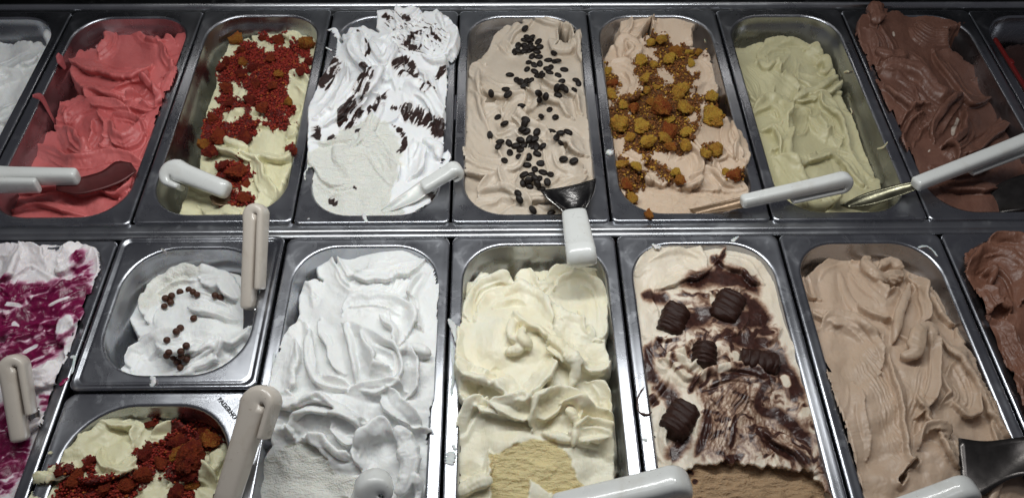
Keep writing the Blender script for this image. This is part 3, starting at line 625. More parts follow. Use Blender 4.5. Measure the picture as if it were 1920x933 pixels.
# ---- pistachio
g = Gel(('b',6), 'D', [(40,200),(130,180),(250,163),(330,172),(400,205),(445,240),(478,320),(500,400),(545,500),(590,620),(640,730),(690,850),(650,900),(250,900),(150,600),(80,380)],
        [(100,195,-30),(250,172,-30),(380,200,-32),(460,320,-36),(250,280,-24),(100,300,-22),(350,400,-26),(200,420,-18),(500,500,-40),(300,550,-20),(180,560,-10),(450,600,-28),(580,680,-44),(280,700,-12),(450,740,-16),(330,830,-6),(560,820,-14),(650,840,-24)], 7, edge=8)
g.auto(14, 0.9, 0.6, seed=2, h=(2,4), length=(60,130), wid=(12,26), stri=0.15)
for st in [('plate',[(170,250),(250,215),(350,220),(430,260)],-46,5),('plate',[(180,240),(170,290),(250,350),(330,380)],-54,7),('plate',[(360,210),(430,250),(460,330),(400,370),(320,390)],-40,7),('bead',[(170,260),(200,290),(240,270),(250,300)],14,5),('bead',[(400,260),(430,250),(440,290),(410,290)],13,5),('crease',[(240,255),(262,310)],9,6),
    ('plate',[(100,250),(160,340),(200,420)],50,5),('bead',[(310,400),(360,380),(410,370),(470,320)],16,6),('bead',[(240,470),(230,410),(270,400),(290,450),(250,520)],16,6),('plate',[(150,470),(230,450),(260,520),(220,600)],-46,7),('plate',[(170,520),(240,500),(280,570),(270,640)],34,6),
    ('trough',[(330,420),(330,480),(300,530)],44,4),('plate',[(380,400),(440,440),(470,520),(480,600)],-36,6),('plate',[(400,440),(380,500),(440,560),(470,520)],-30,6),('plate',[(420,390),(520,480),(560,600),(620,720)],40,6),('bead',[(280,570),(300,660),(380,640),(400,610)],18,6),('plate',[(360,640),(450,600),(540,640),(600,740)],44,6),('plate',[(230,640),(320,760),(450,800)],-60,5),('ridges',[(400,430),(470,520),(560,660)],50,1.5,0,6),('ridges',[(110,260),(170,350),(190,440)],44,1.0,0,6)]: g.fold(*st)
PIS = gelato_mat('pistachio_gelato', (0.56,0.52,0.325), (0.50,0.46,0.275), sss=0.3, fine=0.12)
g.build(PIS, 'pale green pistachio gelato sunk below the rim in swirled folds'); G['pis'] = g
# ---- chocolate back row
g = Gel(('b',7), 'D', [(615,30),(640,8),(670,30),(690,45),(800,48),(900,60),(985,95),(975,105),(905,115),(915,180),(960,215),(985,245),(1030,270),(1050,300),(1150,335),(1185,400),(1260,430),(1330,600),(1400,900),(860,900),(830,760),(740,560),(650,340),(590,180),(578,120),(590,80)],
        [(640,30,14),(630,90,8),(760,60,0),(900,75,0),(975,100,-2),(850,150,-8),(930,250,-20),(620,160,4),(720,220,0),(820,260,-4),(1000,300,-28),(1100,360,-30),(700,320,2),(850,380,-2),(1000,450,-14),(1150,480,-26),(800,500,2),(950,550,-6),(1100,600,-18),(850,640,0),(1000,700,-10),(1200,700,-24),(920,790,-6),(1100,820,-8)], 8, over=0.006, edge=7)
g.auto(12, 0.9, 0.5, seed=6, h=(2.5,5), length=(60,130), wid=(12,26), stri=0.4)
for st in [('bead',[(635,25),(640,70),(645,110)],30,8),('plate',[(600,120),(620,190),(640,260)],-30,4),('bead',[(640,210),(700,230),(780,225),(850,290)],26,8),('plate',[(650,260),(740,270),(820,290),(850,340)],30,6),('plate',[(660,290),(760,320),(880,430),(970,420)],-50,8),('plate',[(680,340),(780,400),(870,480)],40,7),('trough',[(760,560),(800,480),(870,440)],40,5),
    ('plate',[(770,620),(790,540),(830,460)],-44,6),('plate',[(880,560),(940,470),(985,420)],-50,8),('plate',[(900,590),(960,600),(1020,540),(1000,440)],-40,8),('plate',[(880,200),(960,300),(1020,380),(1100,380)],40,6),('plate',[(1030,320),(1110,360),(1150,420),(1100,520)],-44,6),('plate',[(1000,600),(1080,520),(1160,480)],40,6),
    ('trough',[(900,590),(940,610),(960,640)],22,6),('plate',[(860,660),(950,680),(1100,640)],36,6),('ridges',[(690,350),(790,420),(860,500)],56,2.0,0,7),('plate',[(900,740),(1000,720),(1120,740)],40,5)]: g.fold(*st)
g.stroke('ripple', [(965,470),(955,500),(945,540)], 14, 1.0); g.stroke('ripple', [(712,120),(715,145)], 8, 1.0); g.stroke('ripple', [(860,590),(850,600)], 6, 1.0)
CHO = gelato_mat('chocolate_gelato', (0.185,0.090,0.064), (0.135,0.063,0.045), ripple=(0.55,0.47,0.40), sss=0.15, fine=0.3, edge=0.12, namp=0.12)
g.build(CHO, 'dark milk chocolate gelato rising over the back rim, top right'); G['cho'] = g
g = Gel(('b',8), 'W', [(1870,90),(2100,60),(2300,500),(2010,500),(1960,330),(1900,200)], [(1950,100,-40),(2100,100,-40),(2000,300,-35),(2150,400,-30)], 9)
DRK = gelato_mat('dark_gelato', (0.05,0.022,0.018), (0.035,0.017,0.014), sss=0.05)
g.auto(8, 1.0, 0.5, seed=1); g.build(DRK, 'very dark chocolate gelato low in the pan in the back right corner'); G['drk'] = g
# ---- raspberry ripple
g = Gel(('f',1), 'E', [(-200,140),(40,140),(70,125),(130,128),(155,122),(180,140),(210,150),(255,140),(295,155),(306,190),(300,260),(303,300),(270,380),(245,440),(210,560),(150,690),(120,780),(60,930),(20,1050),(-300,1200)],
        [(0,150,4),(90,135,4),(200,160,0),(280,170,4),(290,250,2),(150,250,0),(0,300,4),(270,340,2),(120,400,4),(0,500,6),(200,480,2),(150,600,2),(60,650,-4),(130,700,0),(0,760,-10),(80,800,-6),(20,900,-8),(-100,900,-5),(-100,400,6)], 10, over=0.003, edge=6, res=0.00083)
g.auto(12, -0.5, 0.6, seed=3, h=(2,4.5), length=(50,110), wid=(10,24), stri=0.3)
for st in [('plate',[(0,250),(30,180),(60,140)],40,6),('plate',[(70,140),(110,200),(170,240),(190,160)],-50,6),('plate',[(200,220),(240,180),(250,150)],-34,6),('bead',[(180,230),(230,200),(280,160)],16,6),('plate',[(20,380),(100,340),(200,320),(290,260)],-50,5),('trough',[(30,500),(120,480),(200,440)],60,5),
    ('plate',[(60,540),(140,540),(210,500),(230,470)],50,7),('bead',[(190,440),(210,390),(250,370)],24,5),('plate',[(90,580),(160,570),(210,520)],-30,5),('plate',[(20,700),(80,690),(140,660)],40,6)]: g.fold(*st)
for st in [([(20,250),(40,210),(30,290),(0,350)],26),([(50,240),(110,260),(170,250),(230,270)],34),([(100,300),(180,310),(270,290),(300,240)],40),([(0,350),(80,330),(160,360),(260,330)],26),([(0,420),(40,380),(60,450),(0,480)],36),([(60,420),(150,430),(220,350)],22),([(130,500),(190,500),(250,420)],34),([(40,540),(120,530),(220,470)],30),([(260,170),(240,220),(280,280)],26),([(230,150),(225,200)],12),([(120,610),(160,620),(150,660)],26),([(200,560),(190,600)],14),([(0,740),(30,780),(20,860)],36),([(0,660),(60,640)],14),([(60,740),(80,790),(60,860)],20),([(0,540),(60,560)],18)]: g.stroke('ripple', st[0], st[1]*1.7, 1.0)
sk = g.streaks(-0.40, 9, 110, 51, 3, 1.1)
zone = sstep(-6, 22, poly_sd(g.u, g.v, [g.cv(*a) for a in [(-200,260),(30,225),(60,245),(150,240),(215,215),(240,150),(300,165),(305,300),(270,380),(235,440),(150,500),(60,545),(-200,580)]]))
zone2 = sstep(-6, 20, poly_sd(g.u, g.v, [g.cv(*a) for a in [(-200,620),(60,620),(110,740),(90,850),(40,930),(-200,960)]]))
zone3 = sstep(-4, 12, poly_sd(g.u, g.v, [g.cv(*a) for a in [(115,600),(170,600),(190,580),(215,560),(200,600),(170,640),(165,670),(120,660)]]))
core = blur(g.rip, 2, 2)
g.rip = np.clip(np.maximum(np.maximum(zone, zone2), zone3*0.8)*np.clip(0.60+0.55*sk+0.25*core, 0, 0.98), 0, 1)
for st in [([(60,385),(45,390)],14),([(200,400),(240,380)],22),([(20,330),(80,330)],9),([(70,565),(160,545),(240,490)],40),([(185,420),(240,375)],24),([(60,395),(35,375)],16),([(150,330),(230,300)],7),([(60,470),(120,440)],8),([(130,160),(140,220)],60)]: g.stroke('unripple', st[0], st[1], 1.0)
RAS = gelato_mat('raspberry_ripple_gelato', (0.80,0.77,0.77), (0.74,0.68,0.70), ripple=(0.16,0.003,0.048), ripple2=(0.56,0.09,0.28), edge=0.16, namp=0.10, fine=0.15)
g.build(RAS, 'white gelato rippled with magenta raspberry sauce'); G['ras'] = g
# ---- small pan white
g = Gel(('s',0), 'E', [(425,245),(470,225),(560,228),(640,245),(700,230),(755,240),(790,300),(795,390),(770,450),(735,500),(690,560),(400,575),(400,540),(440,470),(455,430),(425,370),(412,300)],
        [(440,260,-44),(550,240,-46),(700,245,-44),(780,330,-34),(600,350,-22),(500,400,-26),(700,400,-16),(440,350,-40),(600,440,-22),(740,470,-18),(470,460,-34),(560,500,-18),(440,530,-26),(640,530,-12)], 11, edge=7, res=0.00083)
for st in [('plate',[(440,250),(540,240),(650,260)],-40,4),('plate',[(480,380),(520,320),(600,290),(700,300),(770,350)],-50,10),('plate',[(490,440),(600,450),(700,430),(770,410)],50,9),('plate',[(600,330),(680,340),(760,370)],26,5),('ridges',[(600,300),(700,320),(770,360)],46,1.4,0,5),('plate',[(650,260),(720,260),(770,310)],34,6),
    ('plate',[(460,450),(560,470),(700,450)],-36,5),('plate',[(430,540),(500,480),(600,470)],-40,6),('ridges',[(480,510),(600,480),(720,450)],44,1.8,0,5),('plate',[(560,540),(640,490),(730,460)],40,6),('trough',[(700,520),(740,470)],22,5)]: g.fold(*st)
g.region([(430,250),(560,228),(650,250),(560,290),(520,320),(470,360),(430,330)], 0.7)
g.build(WHITE, 'white gelato scraped into a curl, in the small square pan'); G['sml'] = g
# ---- small pan red crumbs
g = Gel(('s',1), 'E', [(355,690),(430,655),(470,652),(480,700),(560,715),(640,705),(695,745),(725,830),(735,950),(700,1250),(150,1250),(110,960),(95,898),(110,885),(170,860),(175,800),(205,805),(300,740)],
        [(420,670,-26),(460,670,-24),(560,730,-30),(660,750,-34),(300,770,-16),(200,820,-4),(105,893,5),(180,870,2),(350,850,-6),(500,800,-14),(640,850,-20),(400,940,-2),(600,950,-12),(250,930,0),(250,1150,-4),(550,1150,-8)], 12, over=0.012, edge=7, res=0.00083, sig=28)
for st in [('plate',[(190,810),(280,790),(360,740),(440,670)],-50,9),('plate',[(350,700),(430,680),(470,720),(430,770)],40,7),('bead',[(110,890),(180,860),(250,850)],18,6),('plate',[(250,870),(340,850),(430,790)],40,5),('plate',[(480,770),(560,760),(640,800)],-40,6),('bead',[(640,870),(680,850),(700,800)],22,6),('plate',[(540,900),(620,880),(690,900)],-40,6),('plate',[(330,780),(360,830),(440,830)],30,4)]: g.fold(*st)
g.region([(195,850),(240,842),(262,880),(300,872),(380,868),(440,850),(425,790),(480,760),(540,750),(560,705),(640,705),(710,770),(640,790),(660,840),(630,890),(560,890),(500,870),(450,910),(350,950),(440,1000),(640,1000),(660,1250),(180,1250),(170,950)], 1.0, 'stain', 8, 7)
for st in [([(270,800),(290,830),(295,870)],30),([(185,845),(190,850)],20),([(480,670),(500,720)],28),([(560,920),(620,930)],40)]: g.stroke('stain', st[0], st[1], 1.0)
for x, y, r in [(520,850,26),(400,880,16),(640,830,22),(480,930,40),(520,980,30)]:
    a, b = g.cv(x, y); g.stain *= 1-0.95*np.exp(-(((g.u-a)**2+(g.v-b)**2)/(r/1.69)**2)*np.clip(1+0.9*fbm(g.u/10, g.v/10, int(x), 3), 0.3, 3))
g.build(CUST, 'pale yellow gelato heaped with red cake crumbs, in the small square pan'); G['vs'] = g
# ---- tall white
g = Gel(('f',3), 'F', [(300,145),(330,155),(352,105),(420,100),(470,90),(540,105),(610,130),(655,165),(668,230),(672,420),(660,600),(640,730),(650,900),(650,1250),(30,1250),(60,920),(100,830),(135,760),(140,690),(118,610),(130,540),(150,440),(190,380),(225,330),(222,270),(250,235),(290,225),(278,180)],
        [(360,115,-14),(480,105,-10),(600,140,-8),(650,200,-6),(300,170,-26),(250,280,-26),(430,220,-2),(550,260,2),(300,320,-8),(420,350,12),(560,360,8),(650,400,-6),(180,430,-10),(280,460,10),(450,480,20),(570,500,12),(140,580,8),(250,600,16),(400,610,18),(560,620,10),(640,640,-4),(200,690,-8),(350,720,-2),(500,700,4),(620,740,-8),(120,800,-18),(300,820,-6),(470,850,2),(570,850,-4),(630,880,-18),(200,940,-16),(400,950,-10),(300,1150,-10),(550,1100,-14)], 13, over=0.002, edge=7, res=0.00083, sig=26); g.kids = 1; g.sharp = 0.35
g.auto(3, 1.2, 0.6, seed=9, h=(2.5,5), length=(70,150), wid=(16,34), stri=0.1)
for st in [('plate',[(290,150),(310,240),(380,290),(450,250),(520,170)],-60,6),('plate',[(350,130),(420,180),(540,160),(620,140)],50,5),('ridges',[(560,160),(540,230),(430,300)],50,1.8,0,4),('plate',[(230,250),(260,300),(290,250)],-40,6),('plate',[(640,210),(600,280),(620,380)],30,6),('trough',[(560,380),(540,320),(600,300)],34,4),
    ('plate',[(220,360),(230,460),(260,560),(380,575)],-30,6),('bead',[(250,380),(240,480),(290,570),(390,585)],12,5),('plate',[(180,410),(150,500),(130,600),(190,620)],-60,6),('plate',[(360,380),(400,460),(440,540),(515,530)],-46,9),('plate',[(380,400),(440,440),(520,480),(500,560),(410,575)],-30,8),
    ('bead',[(370,370),(390,470),(405,570)],11,5),('bead',[(540,470),(590,462),(640,470)],16,8),('plate',[(560,460),(570,530),(560,600)],-34,6),('plate',[(290,350),(340,420),(360,520)],40,5),('plate',[(360,340),(440,320),(540,330),(560,400)],-44,6),('plate',[(480,330),(540,380),(540,460)],26,6),
    ('plate',[(130,620),(260,590),(380,620),(440,690)],60,11),('plate',[(200,640),(280,600),(350,640),(420,680)],30,7),('plate',[(490,600),(560,640),(620,710)],50,10),('plate',[(380,600),(470,600),(560,590)],-40,5),('plate',[(500,590),(520,660),(600,720)],-34,8),
    ('plate',[(180,740),(250,700),(350,720),(430,770)],-46,8),('plate',[(330,690),(400,730),(500,700),(600,730)],40,7),('plate',[(230,740),(320,830),(420,850)],-50,8),('bead',[(530,720),(570,780),(575,870),(540,930)],40,10),('plate',[(430,850),(460,770),(530,740)],-50,9),('plate',[(580,720),(640,760),(630,880)],-30,5),('bead',[(590,870),(605,920),(590,980)],14,5),('plate',[(160,690),(140,720),(190,740)],-34,6)]: g.fold(*st)
g.cut([(130,790),(190,750),(250,745),(290,790),(330,850),(410,870),(470,930),(470,1250),(20,1250),(60,920)], -4, (0.05,0.02), amp=3, rv=0.8)
g.build(WHITE, 'pure white gelato piled high in glossy folds'); G['wht'] = g
# ---- custard
g = Gel(('f',4), 'G', [(135,245),(185,208),(235,212),(290,240),(312,195),(370,200),(460,190),(545,198),(580,265),(582,330),(575,430),(590,490),(570,540),(590,600),(598,760),(605,890),(610,1250),(85,1250),(100,910),(110,720),(120,625),(112,520),(98,420),(105,380),(125,360),(120,300)],
        [(200,230,-28),(280,270,-22),(340,210,-30),(450,200,-28),(550,230,-26),(160,330,-14),(450,300,-6),(560,350,-14),(120,390,10),(220,400,16),(330,400,14),(450,420,6),(560,470,6),(150,500,10),(300,520,14),(450,530,6),(570,560,-14),(150,600,-6),(300,610,4),(450,600,-4),(140,700,-14),(260,680,-4),(400,670,0),(540,700,-4),(580,780,-22),(150,820,-8),(300,780,-4),(450,780,-4),(560,830,-14),(150,930,-10),(400,900,-12),(300,1150,-10),(550,1100,-14)], 14, over=0.003, edge=7, res=0.00083, sig=24); g.kids = 1; g.sharp = 0.4
g.auto(2, 1.2, 0.6, seed=9, h=(2.5,5), length=(70,140), wid=(16,30), stri=0.1)
for st in [('plate',[(140,330),(150,260),(200,225),(270,250)],-44,7),('plate',[(150,350),(190,270),(270,260),(320,310)],-34,6),('plate',[(310,200),(330,270),(380,290),(430,250)],-50,6),('plate',[(390,240),(460,230),(540,240),(575,280)],-36,6),('plate',[(420,260),(500,260),(540,310),(545,410)],-50,6),('plate',[(385,300),(400,360),(480,400),(550,420)],-44,7),('crease',[(497,320),(505,350),(530,400)],6,4),
    ('plate',[(110,380),(110,450),(160,510),(260,540),(310,590),(400,470)],56,13),('plate',[(170,350),(260,330),(320,320),(400,380)],-60,8),('bead',[(300,330),(280,400),(310,440),(260,460)],22,6),('bead',[(320,370),(310,420),(340,450)],16,5),('plate',[(290,330),(380,360),(470,430),(580,490)],40,8),('plate',[(400,430),(480,470),(560,500),(585,490)],40,9),
    ('plate',[(480,460),(525,510),(490,560)],30,8),('bead',[(400,420),(480,510),(470,580)],20,6),('plate',[(120,540),(150,600),(230,630),(300,640)],40,8),('plate',[(180,590),(280,640),(380,640),(460,600)],38,7),('plate',[(400,540),(440,580),(380,630)],26,6),('plate',[(520,560),(560,620),(550,700)],-34,5),
    ('plate',[(120,760),(170,660),(200,620)],-40,6),('plate',[(350,710),(400,640),(460,640),(480,720)],-44,8),('plate',[(440,640),(520,680),(575,715),(500,750)],-34,9),('bead',[(460,650),(490,700),(480,770)],14,5),('plate',[(480,740),(560,750),(600,830)],-50,8),('plate',[(120,880),(180,850),(200,780)],30,5),('bead',[(110,920),(170,890),(210,880)],26,6),('plate',[(200,660),(280,650),(350,640)],-30,4)]: g.fold(*st)
g.cut([(205,800),(250,780),(340,735),(420,745),(470,800),(490,860),(520,895),(420,920),(340,870),(300,1250),(190,1250),(215,860)], -11, (-0.02,-0.09), amp=3, rv=0.9)
CREAM = gelato_mat('custard_gelato', (0.85,0.82,0.68), (0.84,0.775,0.56), scraped=(0.84,0.70,0.36), sss=0.4, fine=0.15)
g.build(CREAM, 'pale yellow custard gelato in broad overhanging folds'); G['cus'] = g
# ---- marbled chocolate with bars
g = Gel(('f',5), 'W', [(1190,500),(1215,480),(1260,470),(1330,462),(1400,470),(1445,500),(1465,550),(1500,640),(1545,760),(1600,890),(1690,1100),(1240,1100),(1222,880),(1200,700),(1185,590)],
        [(1220,500,-12),(1330,475,-12),(1440,520,-10),(1200,600,-8),(1300,560,-4),(1400,580,-4),(1220,700,-6),(1330,680,2),(1450,680,-2),(1240,820,-6),(1350,780,4),(1480,780,-2),(1540,860,-4),(1300,870,-4),(1450,880,-6),(1280,1000,-8),(1500,1000,-8)], 15, over=0.003, edge=7, res=0.00083)
g.auto(26, lambda x, y: 0.5 if y < 680 else 2.4, 0.9, seed=9, h=(1.2,3.2), length=(30,90), wid=(6,16), stri=0.5)
for st in [('plate',[(1200,520),(1240,500),(1280,490),(1320,510)],-30,5),('plate',[(1230,540),(1270,510),(1330,500)],22,4),('plate',[(1350,480),(1400,490),(1430,530)],26,5),('plate',[(1210,640),(1240,690),(1290,680),(1310,640)],-24,5),('plate',[(1240,680),(1290,720),(1340,690)],-30,6),('ridges',[(1400,720),(1350,780),(1330,850)],44,2.0,0,5),('plate',[(1300,730),(1380,710),(1440,730)],-26,5),('plate',[(1240,770),(1225,830),(1250,880)],-20,5),('plate',[(1430,800),(1500,830),(1540,880)],24,4)]: g.fold(*st)
for st in [([(1200,545),(1230,560),(1260,560)],16),([(1270,540),(1330,520),(1400,530),(1430,560)],24),([(1330,480),(1350,500),(1340,520)],12),([(1360,470),(1345,500)],7),([(1250,580),(1300,600),(1340,570)],26),([(1330,590),(1400,600),(1460,590)],26),([(1400,560),(1440,600)],22),([(1220,640),(1215,690),(1240,720)],16),([(1240,630),(1225,660)],10),([(1215,740),(1235,760)],14),([(1340,630),(1400,640),(1460,640)],18),([(1440,640),(1480,700),(1510,760)],18),([(1480,690),(1490,760)],20),
    ([(1220,720),(1260,740),(1250,770)],20),([(1290,800),(1270,840),(1250,870)],22),([(1340,720),(1400,700),(1450,720)],12),([(1330,760),(1320,820),(1300,860)],16),([(1380,770),(1370,850)],9),([(1420,760),(1480,790),(1530,850)],18),([(1420,820),(1470,850),(1530,870)],14),([(1450,700),(1420,760),(1480,780)],12),([(1530,840),(1560,900),(1600,980)],20),([(1310,700),(1290,740)],8),([(1400,850),(1350,860)],10),([(1295,875),(1305,885)],6)]: g.stroke('ripple', st[0], st[1]*1.35, 0.95)
mar = fbm(g.u/60+fbm(g.u/70, g.v/70, 71, 3)*1.8, g.v/22+fbm(g.u/60, g.v/60, 73, 3)*1.7, 75, 4)
mreg = sstep(0, 26, poly_sd(g.u, g.v, [(1260,530),(1400,520),(1470,600),(1530,760),(1580,900),(1300,870),(1300,740),(1240,700),(1200,680),(1230,590)]))
g.rip = np.maximum(g.rip, mreg*np.clip(0.42+0.50*mar, 0, 0.95))
for st in [([(1270,640),(1280,680),(1330,700)],20),([(1310,620),(1290,640)],10),([(1200,610),(1215,640)],14),([(1470,700),(1475,730)],14),([(1240,790),(1235,840)],18),([(1220,500),(1280,490)],30),([(1400,490),(1420,520)],24),([(1370,690),(1340,700)],10)]: g.stroke('unripple', st[0], st[1], 1.0)
zb = sstep(-6, 14, poly_sd(g.u, g.v, [(1290,715),(1400,700),(1480,770),(1530,860),(1420,860),(1300,870),(1320,800)])); zt = sstep(-6, 14, poly_sd(g.u, g.v, [(1265,590),(1400,560),(1470,610),(1460,680),(1380,650),(1290,640)]))
g.rip = np.maximum(g.rip, zb*np.clip(0.44+0.20*g.streaks(1.35, 6, 50, 77), 0, 0.7)); g.rip = np.maximum(g.rip, zt*np.clip(0.40+0.30*g.streaks(0.2, 8, 50, 78), 0, 0.8))
g.cut([(1262,885),(1300,870),(1360,862),(1440,870),(1520,880),(1560,930),(1640,1100),(1230,1100)], -12, (0,0), amp=4, rv=0.9)
_sd = poly_sd(g.u, g.v, [(1270,890),(1360,868),(1510,885),(1545,933),(1600,1100),(1230,1100)]); g.rip *= 1-sstep(-4, 8, _sd)
g.stroke('ripple', [(1303,900),(1308,890)], 9, 1.0)
KIN = gelato_mat('marbled_gelato', (0.80,0.72,0.60), (0.74,0.64,0.50), ripple=(0.050,0.018,0.013), ripple2=(0.36,0.145,0.062), scraped=(0.46,0.29,0.15), edge=0.15, namp=0.15, fine=0.2)
g.build(KIN, 'cream gelato marbled with glossy chocolate sauce under the ridged bars'); G['kin'] = g
# ---- hazelnut
g = Gel(('f',6), 'H', [(330,200),(400,140),(470,138),(500,122),(600,125),(650,140),(690,175),(700,210),(740,232),(790,300),(850,400),(868,440),(810,425),(800,440),(830,480),(860,502),(880,505),(960,620),(1020,745),(1110,930),(1250,1250),(560,1250),(500,930),(450,720),(385,560),(340,420),(320,330),(285,240),(300,225)],
        [(350,190,-30),(480,150,-32),(600,140,-32),(690,190,-32),(330,250,-26),(450,260,-14),(600,280,-12),(740,290,-22),(350,380,-12),(500,400,-4),(650,400,-4),(820,430,-12),(400,520,-4),(550,560,4),(700,560,0),(850,560,-8),(480,720,2),(600,740,4),(750,740,-2),(930,700,-4),(550,860,-2),(680,880,-8),(820,860,-6),(1000,860,-2),(600,1100,-6),(1000,1100,-6)], 16, over=0.003, edge=7, res=0.00083)
g.auto(8, 1.3, 0.4, seed=9, h=(2,4), length=(70,150), wid=(14,30), stri=0.15)
for st in [('plate',[(350,280),(330,220),(400,160),(480,160)],-50,6),('plate',[(450,170),(480,240),(560,310),(620,260)],-50,7),('bead',[(500,140),(490,180),(540,220),(620,205)],24,7),('bead',[(530,190),(570,170),(610,190)],14,6),('bead',[(600,140),(650,150),(690,200)],20,6),('ridges',[(520,210),(580,220),(630,200)],26,2.0,0,3),
    ('plate',[(320,320),(400,330),(500,350),(570,400),(550,430)],50,7),('plate',[(470,300),(540,340),(580,350)],22,6),('plate',[(640,200),(720,260),(790,360)],40,7),('plate',[(650,230),(670,330),(660,380)],-26,6),('bead',[(640,240),(600,330),(580,430)],18,6),('plate',[(350,390),(400,380),(480,430),(530,520)],-44,5),
    ('bead',[(610,480),(640,470),(650,420),(690,400),(710,450)],24,9),('ridges',[(460,420),(560,560),(600,700),(640,840)],70,1.3,0,6),('ridges',[(690,450),(680,560),(650,700),(650,850)],44,1.7,0,4),('plate',[(570,460),(620,580),(640,740),(640,850)],26,6),('plate',[(700,420),(690,560),(660,660)],-30,7),('plate',[(740,440),(820,560),(830,640),(780,620)],-34,6),('plate',[(750,520),(790,600),(740,640)],30,4),
    ('plate',[(740,390),(850,500),(930,640),(980,740)],40,5),('ridges',[(860,520),(920,640),(960,740)],44,2.0,0,5),('plate',[(660,720),(720,680),(760,720),(800,830)],34,7),('ridges',[(700,680),(770,740),(800,840)],34,2.4,0,4),('trough',[(640,850),(610,870),(670,800)],26,8),('plate',[(670,770),(700,720),(760,740)],-24,6),('plate',[(450,560),(450,680),(490,800)],-44,3),('plate',[(660,600),(700,640),(720,700)],22,5)]: g.fold(*st)
HAZ = gelato_mat('hazelnut_gelato', (0.56,0.425,0.32), (0.50,0.37,0.265), sss=0.3, fine=0.12)
g.build(HAZ, 'beige hazelnut gelato with long combed folds'); G['haz'] = g
# ---- front chocolate
g = Gel(('f',7), 'H', [(835,190),(832,140),(870,110),(905,105),(925,65),(960,60),(1100,70),(1300,80),(1500,500),(1600,1200),(1300,1200),(1090,800),(1020,640),(940,500),(895,410),(850,320),(825,250)],
        [(850,180,0),(870,130,-6),(940,75,6),(1000,90,8),(1100,100,4),(900,220,8),(1000,250,8),(870,310,6),(950,400,4),(960,500,2),(1050,450,4),(1030,620,2),(1150,700,0),(1200,300,0),(1250,1000,-5)], 17, over=0.004, edge=7, res=0.00083)
g.auto(18, 1.0, 0.5, seed=5, h=(2,4.5), length=(40,90), wid=(8,18), stri=0.6)
for st in [('plate',[(840,200),(900,170),(970,220),(990,300)],-46,8),('plate',[(900,110),(980,120),(1040,200)],-40,6),('bead',[(880,200),(910,190),(900,240)],14,5),('plate',[(860,260),(900,320),(960,330)],-40,8),('trough',[(900,320),(960,350)],26,6),('plate',[(920,360),(960,440),(1000,540)],-30,5),('ridges',[(960,380),(1010,500),(1060,640)],56,2.5,0,6)]: g.fold(*st)
MCH = gelato_mat('milk_chocolate_gelato', (0.225,0.105,0.068), (0.17,0.075,0.048), sss=0.15, fine=0.4)
g.build(MCH, 'milk chocolate gelato bulging over the rim at the right edge, front row'); G['mch'] = g
# ------------------------------------------------------------------ toppings
def ico(sub):
    bm = bmesh.new(); bmesh.ops.create_icosphere(bm, subdivisions=sub, radius=1.0)
    V = np.array([v.co[:] for v in bm.verts]); F = np.array([[v.index for v in f.verts] for f in bm.faces]); bm.free(); return V, F
def cake_mat(name, a, b, c, dark):
    m, nt, p = nmat(name)
    oi = N(nt, 'ShaderNodeObjectInfo'); vec = nt.nodes.get('TC') or N(nt, 'ShaderNodeTexCoord', name='TC')
    add = N(nt, 'ShaderNodeVectorMath', operation='ADD'); L(nt, vec.outputs['Object'], add.inputs[0]); L(nt, oi.outputs['Random'], add.inputs[1])
    n = noise(nt, 0.9, 3, 0.6, add.outputs[0]); n2 = noise(nt, 5.5, 4, 0.7, add.outputs[0])
    rr = math_(nt, 'ADD', math_(nt, 'MULTIPLY', math_(nt, 'SUBTRACT', oi.outputs['Random'], 0.5), 0.35), n)
    col = mixc(nt, mrange(nt, rr, 0.40, 0.60), a, b); col = mixc(nt, mrange(nt, n2, 0.52, 0.66), col, c); col = mixc(nt, mrange(nt, n2, 0.44, 0.34), col, dark)
    L(nt, col, p.inputs['Base Color']); p.inputs['Roughness'].default_value = 0.75; p.inputs['Specular IOR Level'].default_value = 0.25
    L(nt, bump(nt, noise(nt, 7, 4, 0.7, add.outputs[0]), 0.8, 0.12), p.inputs['Normal'])
    p.inputs['Subsurface Weight'].default_value = 0.1; p.inputs['Subsurface Scale'].default_value = 0.002
    return m
M_ychunk = cake_mat('yellow_cake', (0.92,0.52,0.07), (0.72,0.33,0.05), (0.92,0.66,0.14), (0.45,0.20,0.03))
M_rchunk = cake_mat('red_cake', (0.24,0.022,0.012), (0.44,0.075,0.020), (0.32,0.035,0.016), (0.06,0.007,0.006))
M_ochunk = cake_mat('orange_cake', (0.60,0.23,0.035), (0.45,0.09,0.02), (0.66,0.34,0.06), (0.22,0.04,0.012))
def chunk_mesh(seed, mat, name):
    V, F = ico(4); r = random.Random(seed); o = Vector((r.uniform(-50,50), r.uniform(-50,50), r.uniform(-50,50)))
    out = []; pl = [(Vector((r.gauss(0,1), r.gauss(0,1), r.gauss(0,1))).normalized(), r.uniform(0.45,0.8)) for _ in range(9)]
    for v in V:
        p = Vector(v)
        for nn_, dd in pl:
            e = p.dot(nn_)-dd
            if e > 0: p = p-nn_*e*0.92
        p = p*1.25; d = 1 + 0.30*mnoise.noise(p*0.9+o) + 0.26*abs(mnoise.noise(p*2.3+o)) + 0.24*mnoise.noise(p*4.5+o) + 0.17*mnoise.noise(p*9+o) + 0.10*mnoise.noise(p*18+o)
        c = mnoise.voronoi(p*2.2+o)[0][0]; d -= 0.28*max(0, 0.35-c)
        out.append(p*d)
    return mesh_data(name, out, F, mat)
CH = {k: [chunk_mesh(i+j*10, m, 'cake_chunk') for i in range(4)] for j, (k, m) in enumerate((('y', M_ychunk), ('r', M_rchunk), ('o', M_ochunk)))}
def rot_to(nrm, spin):
    q = Vector((0,0,1)).rotation_difference(Vector(nrm)); return (q.to_matrix() @ Matrix.Rotation(spin, 3, 'Z')).to_euler()
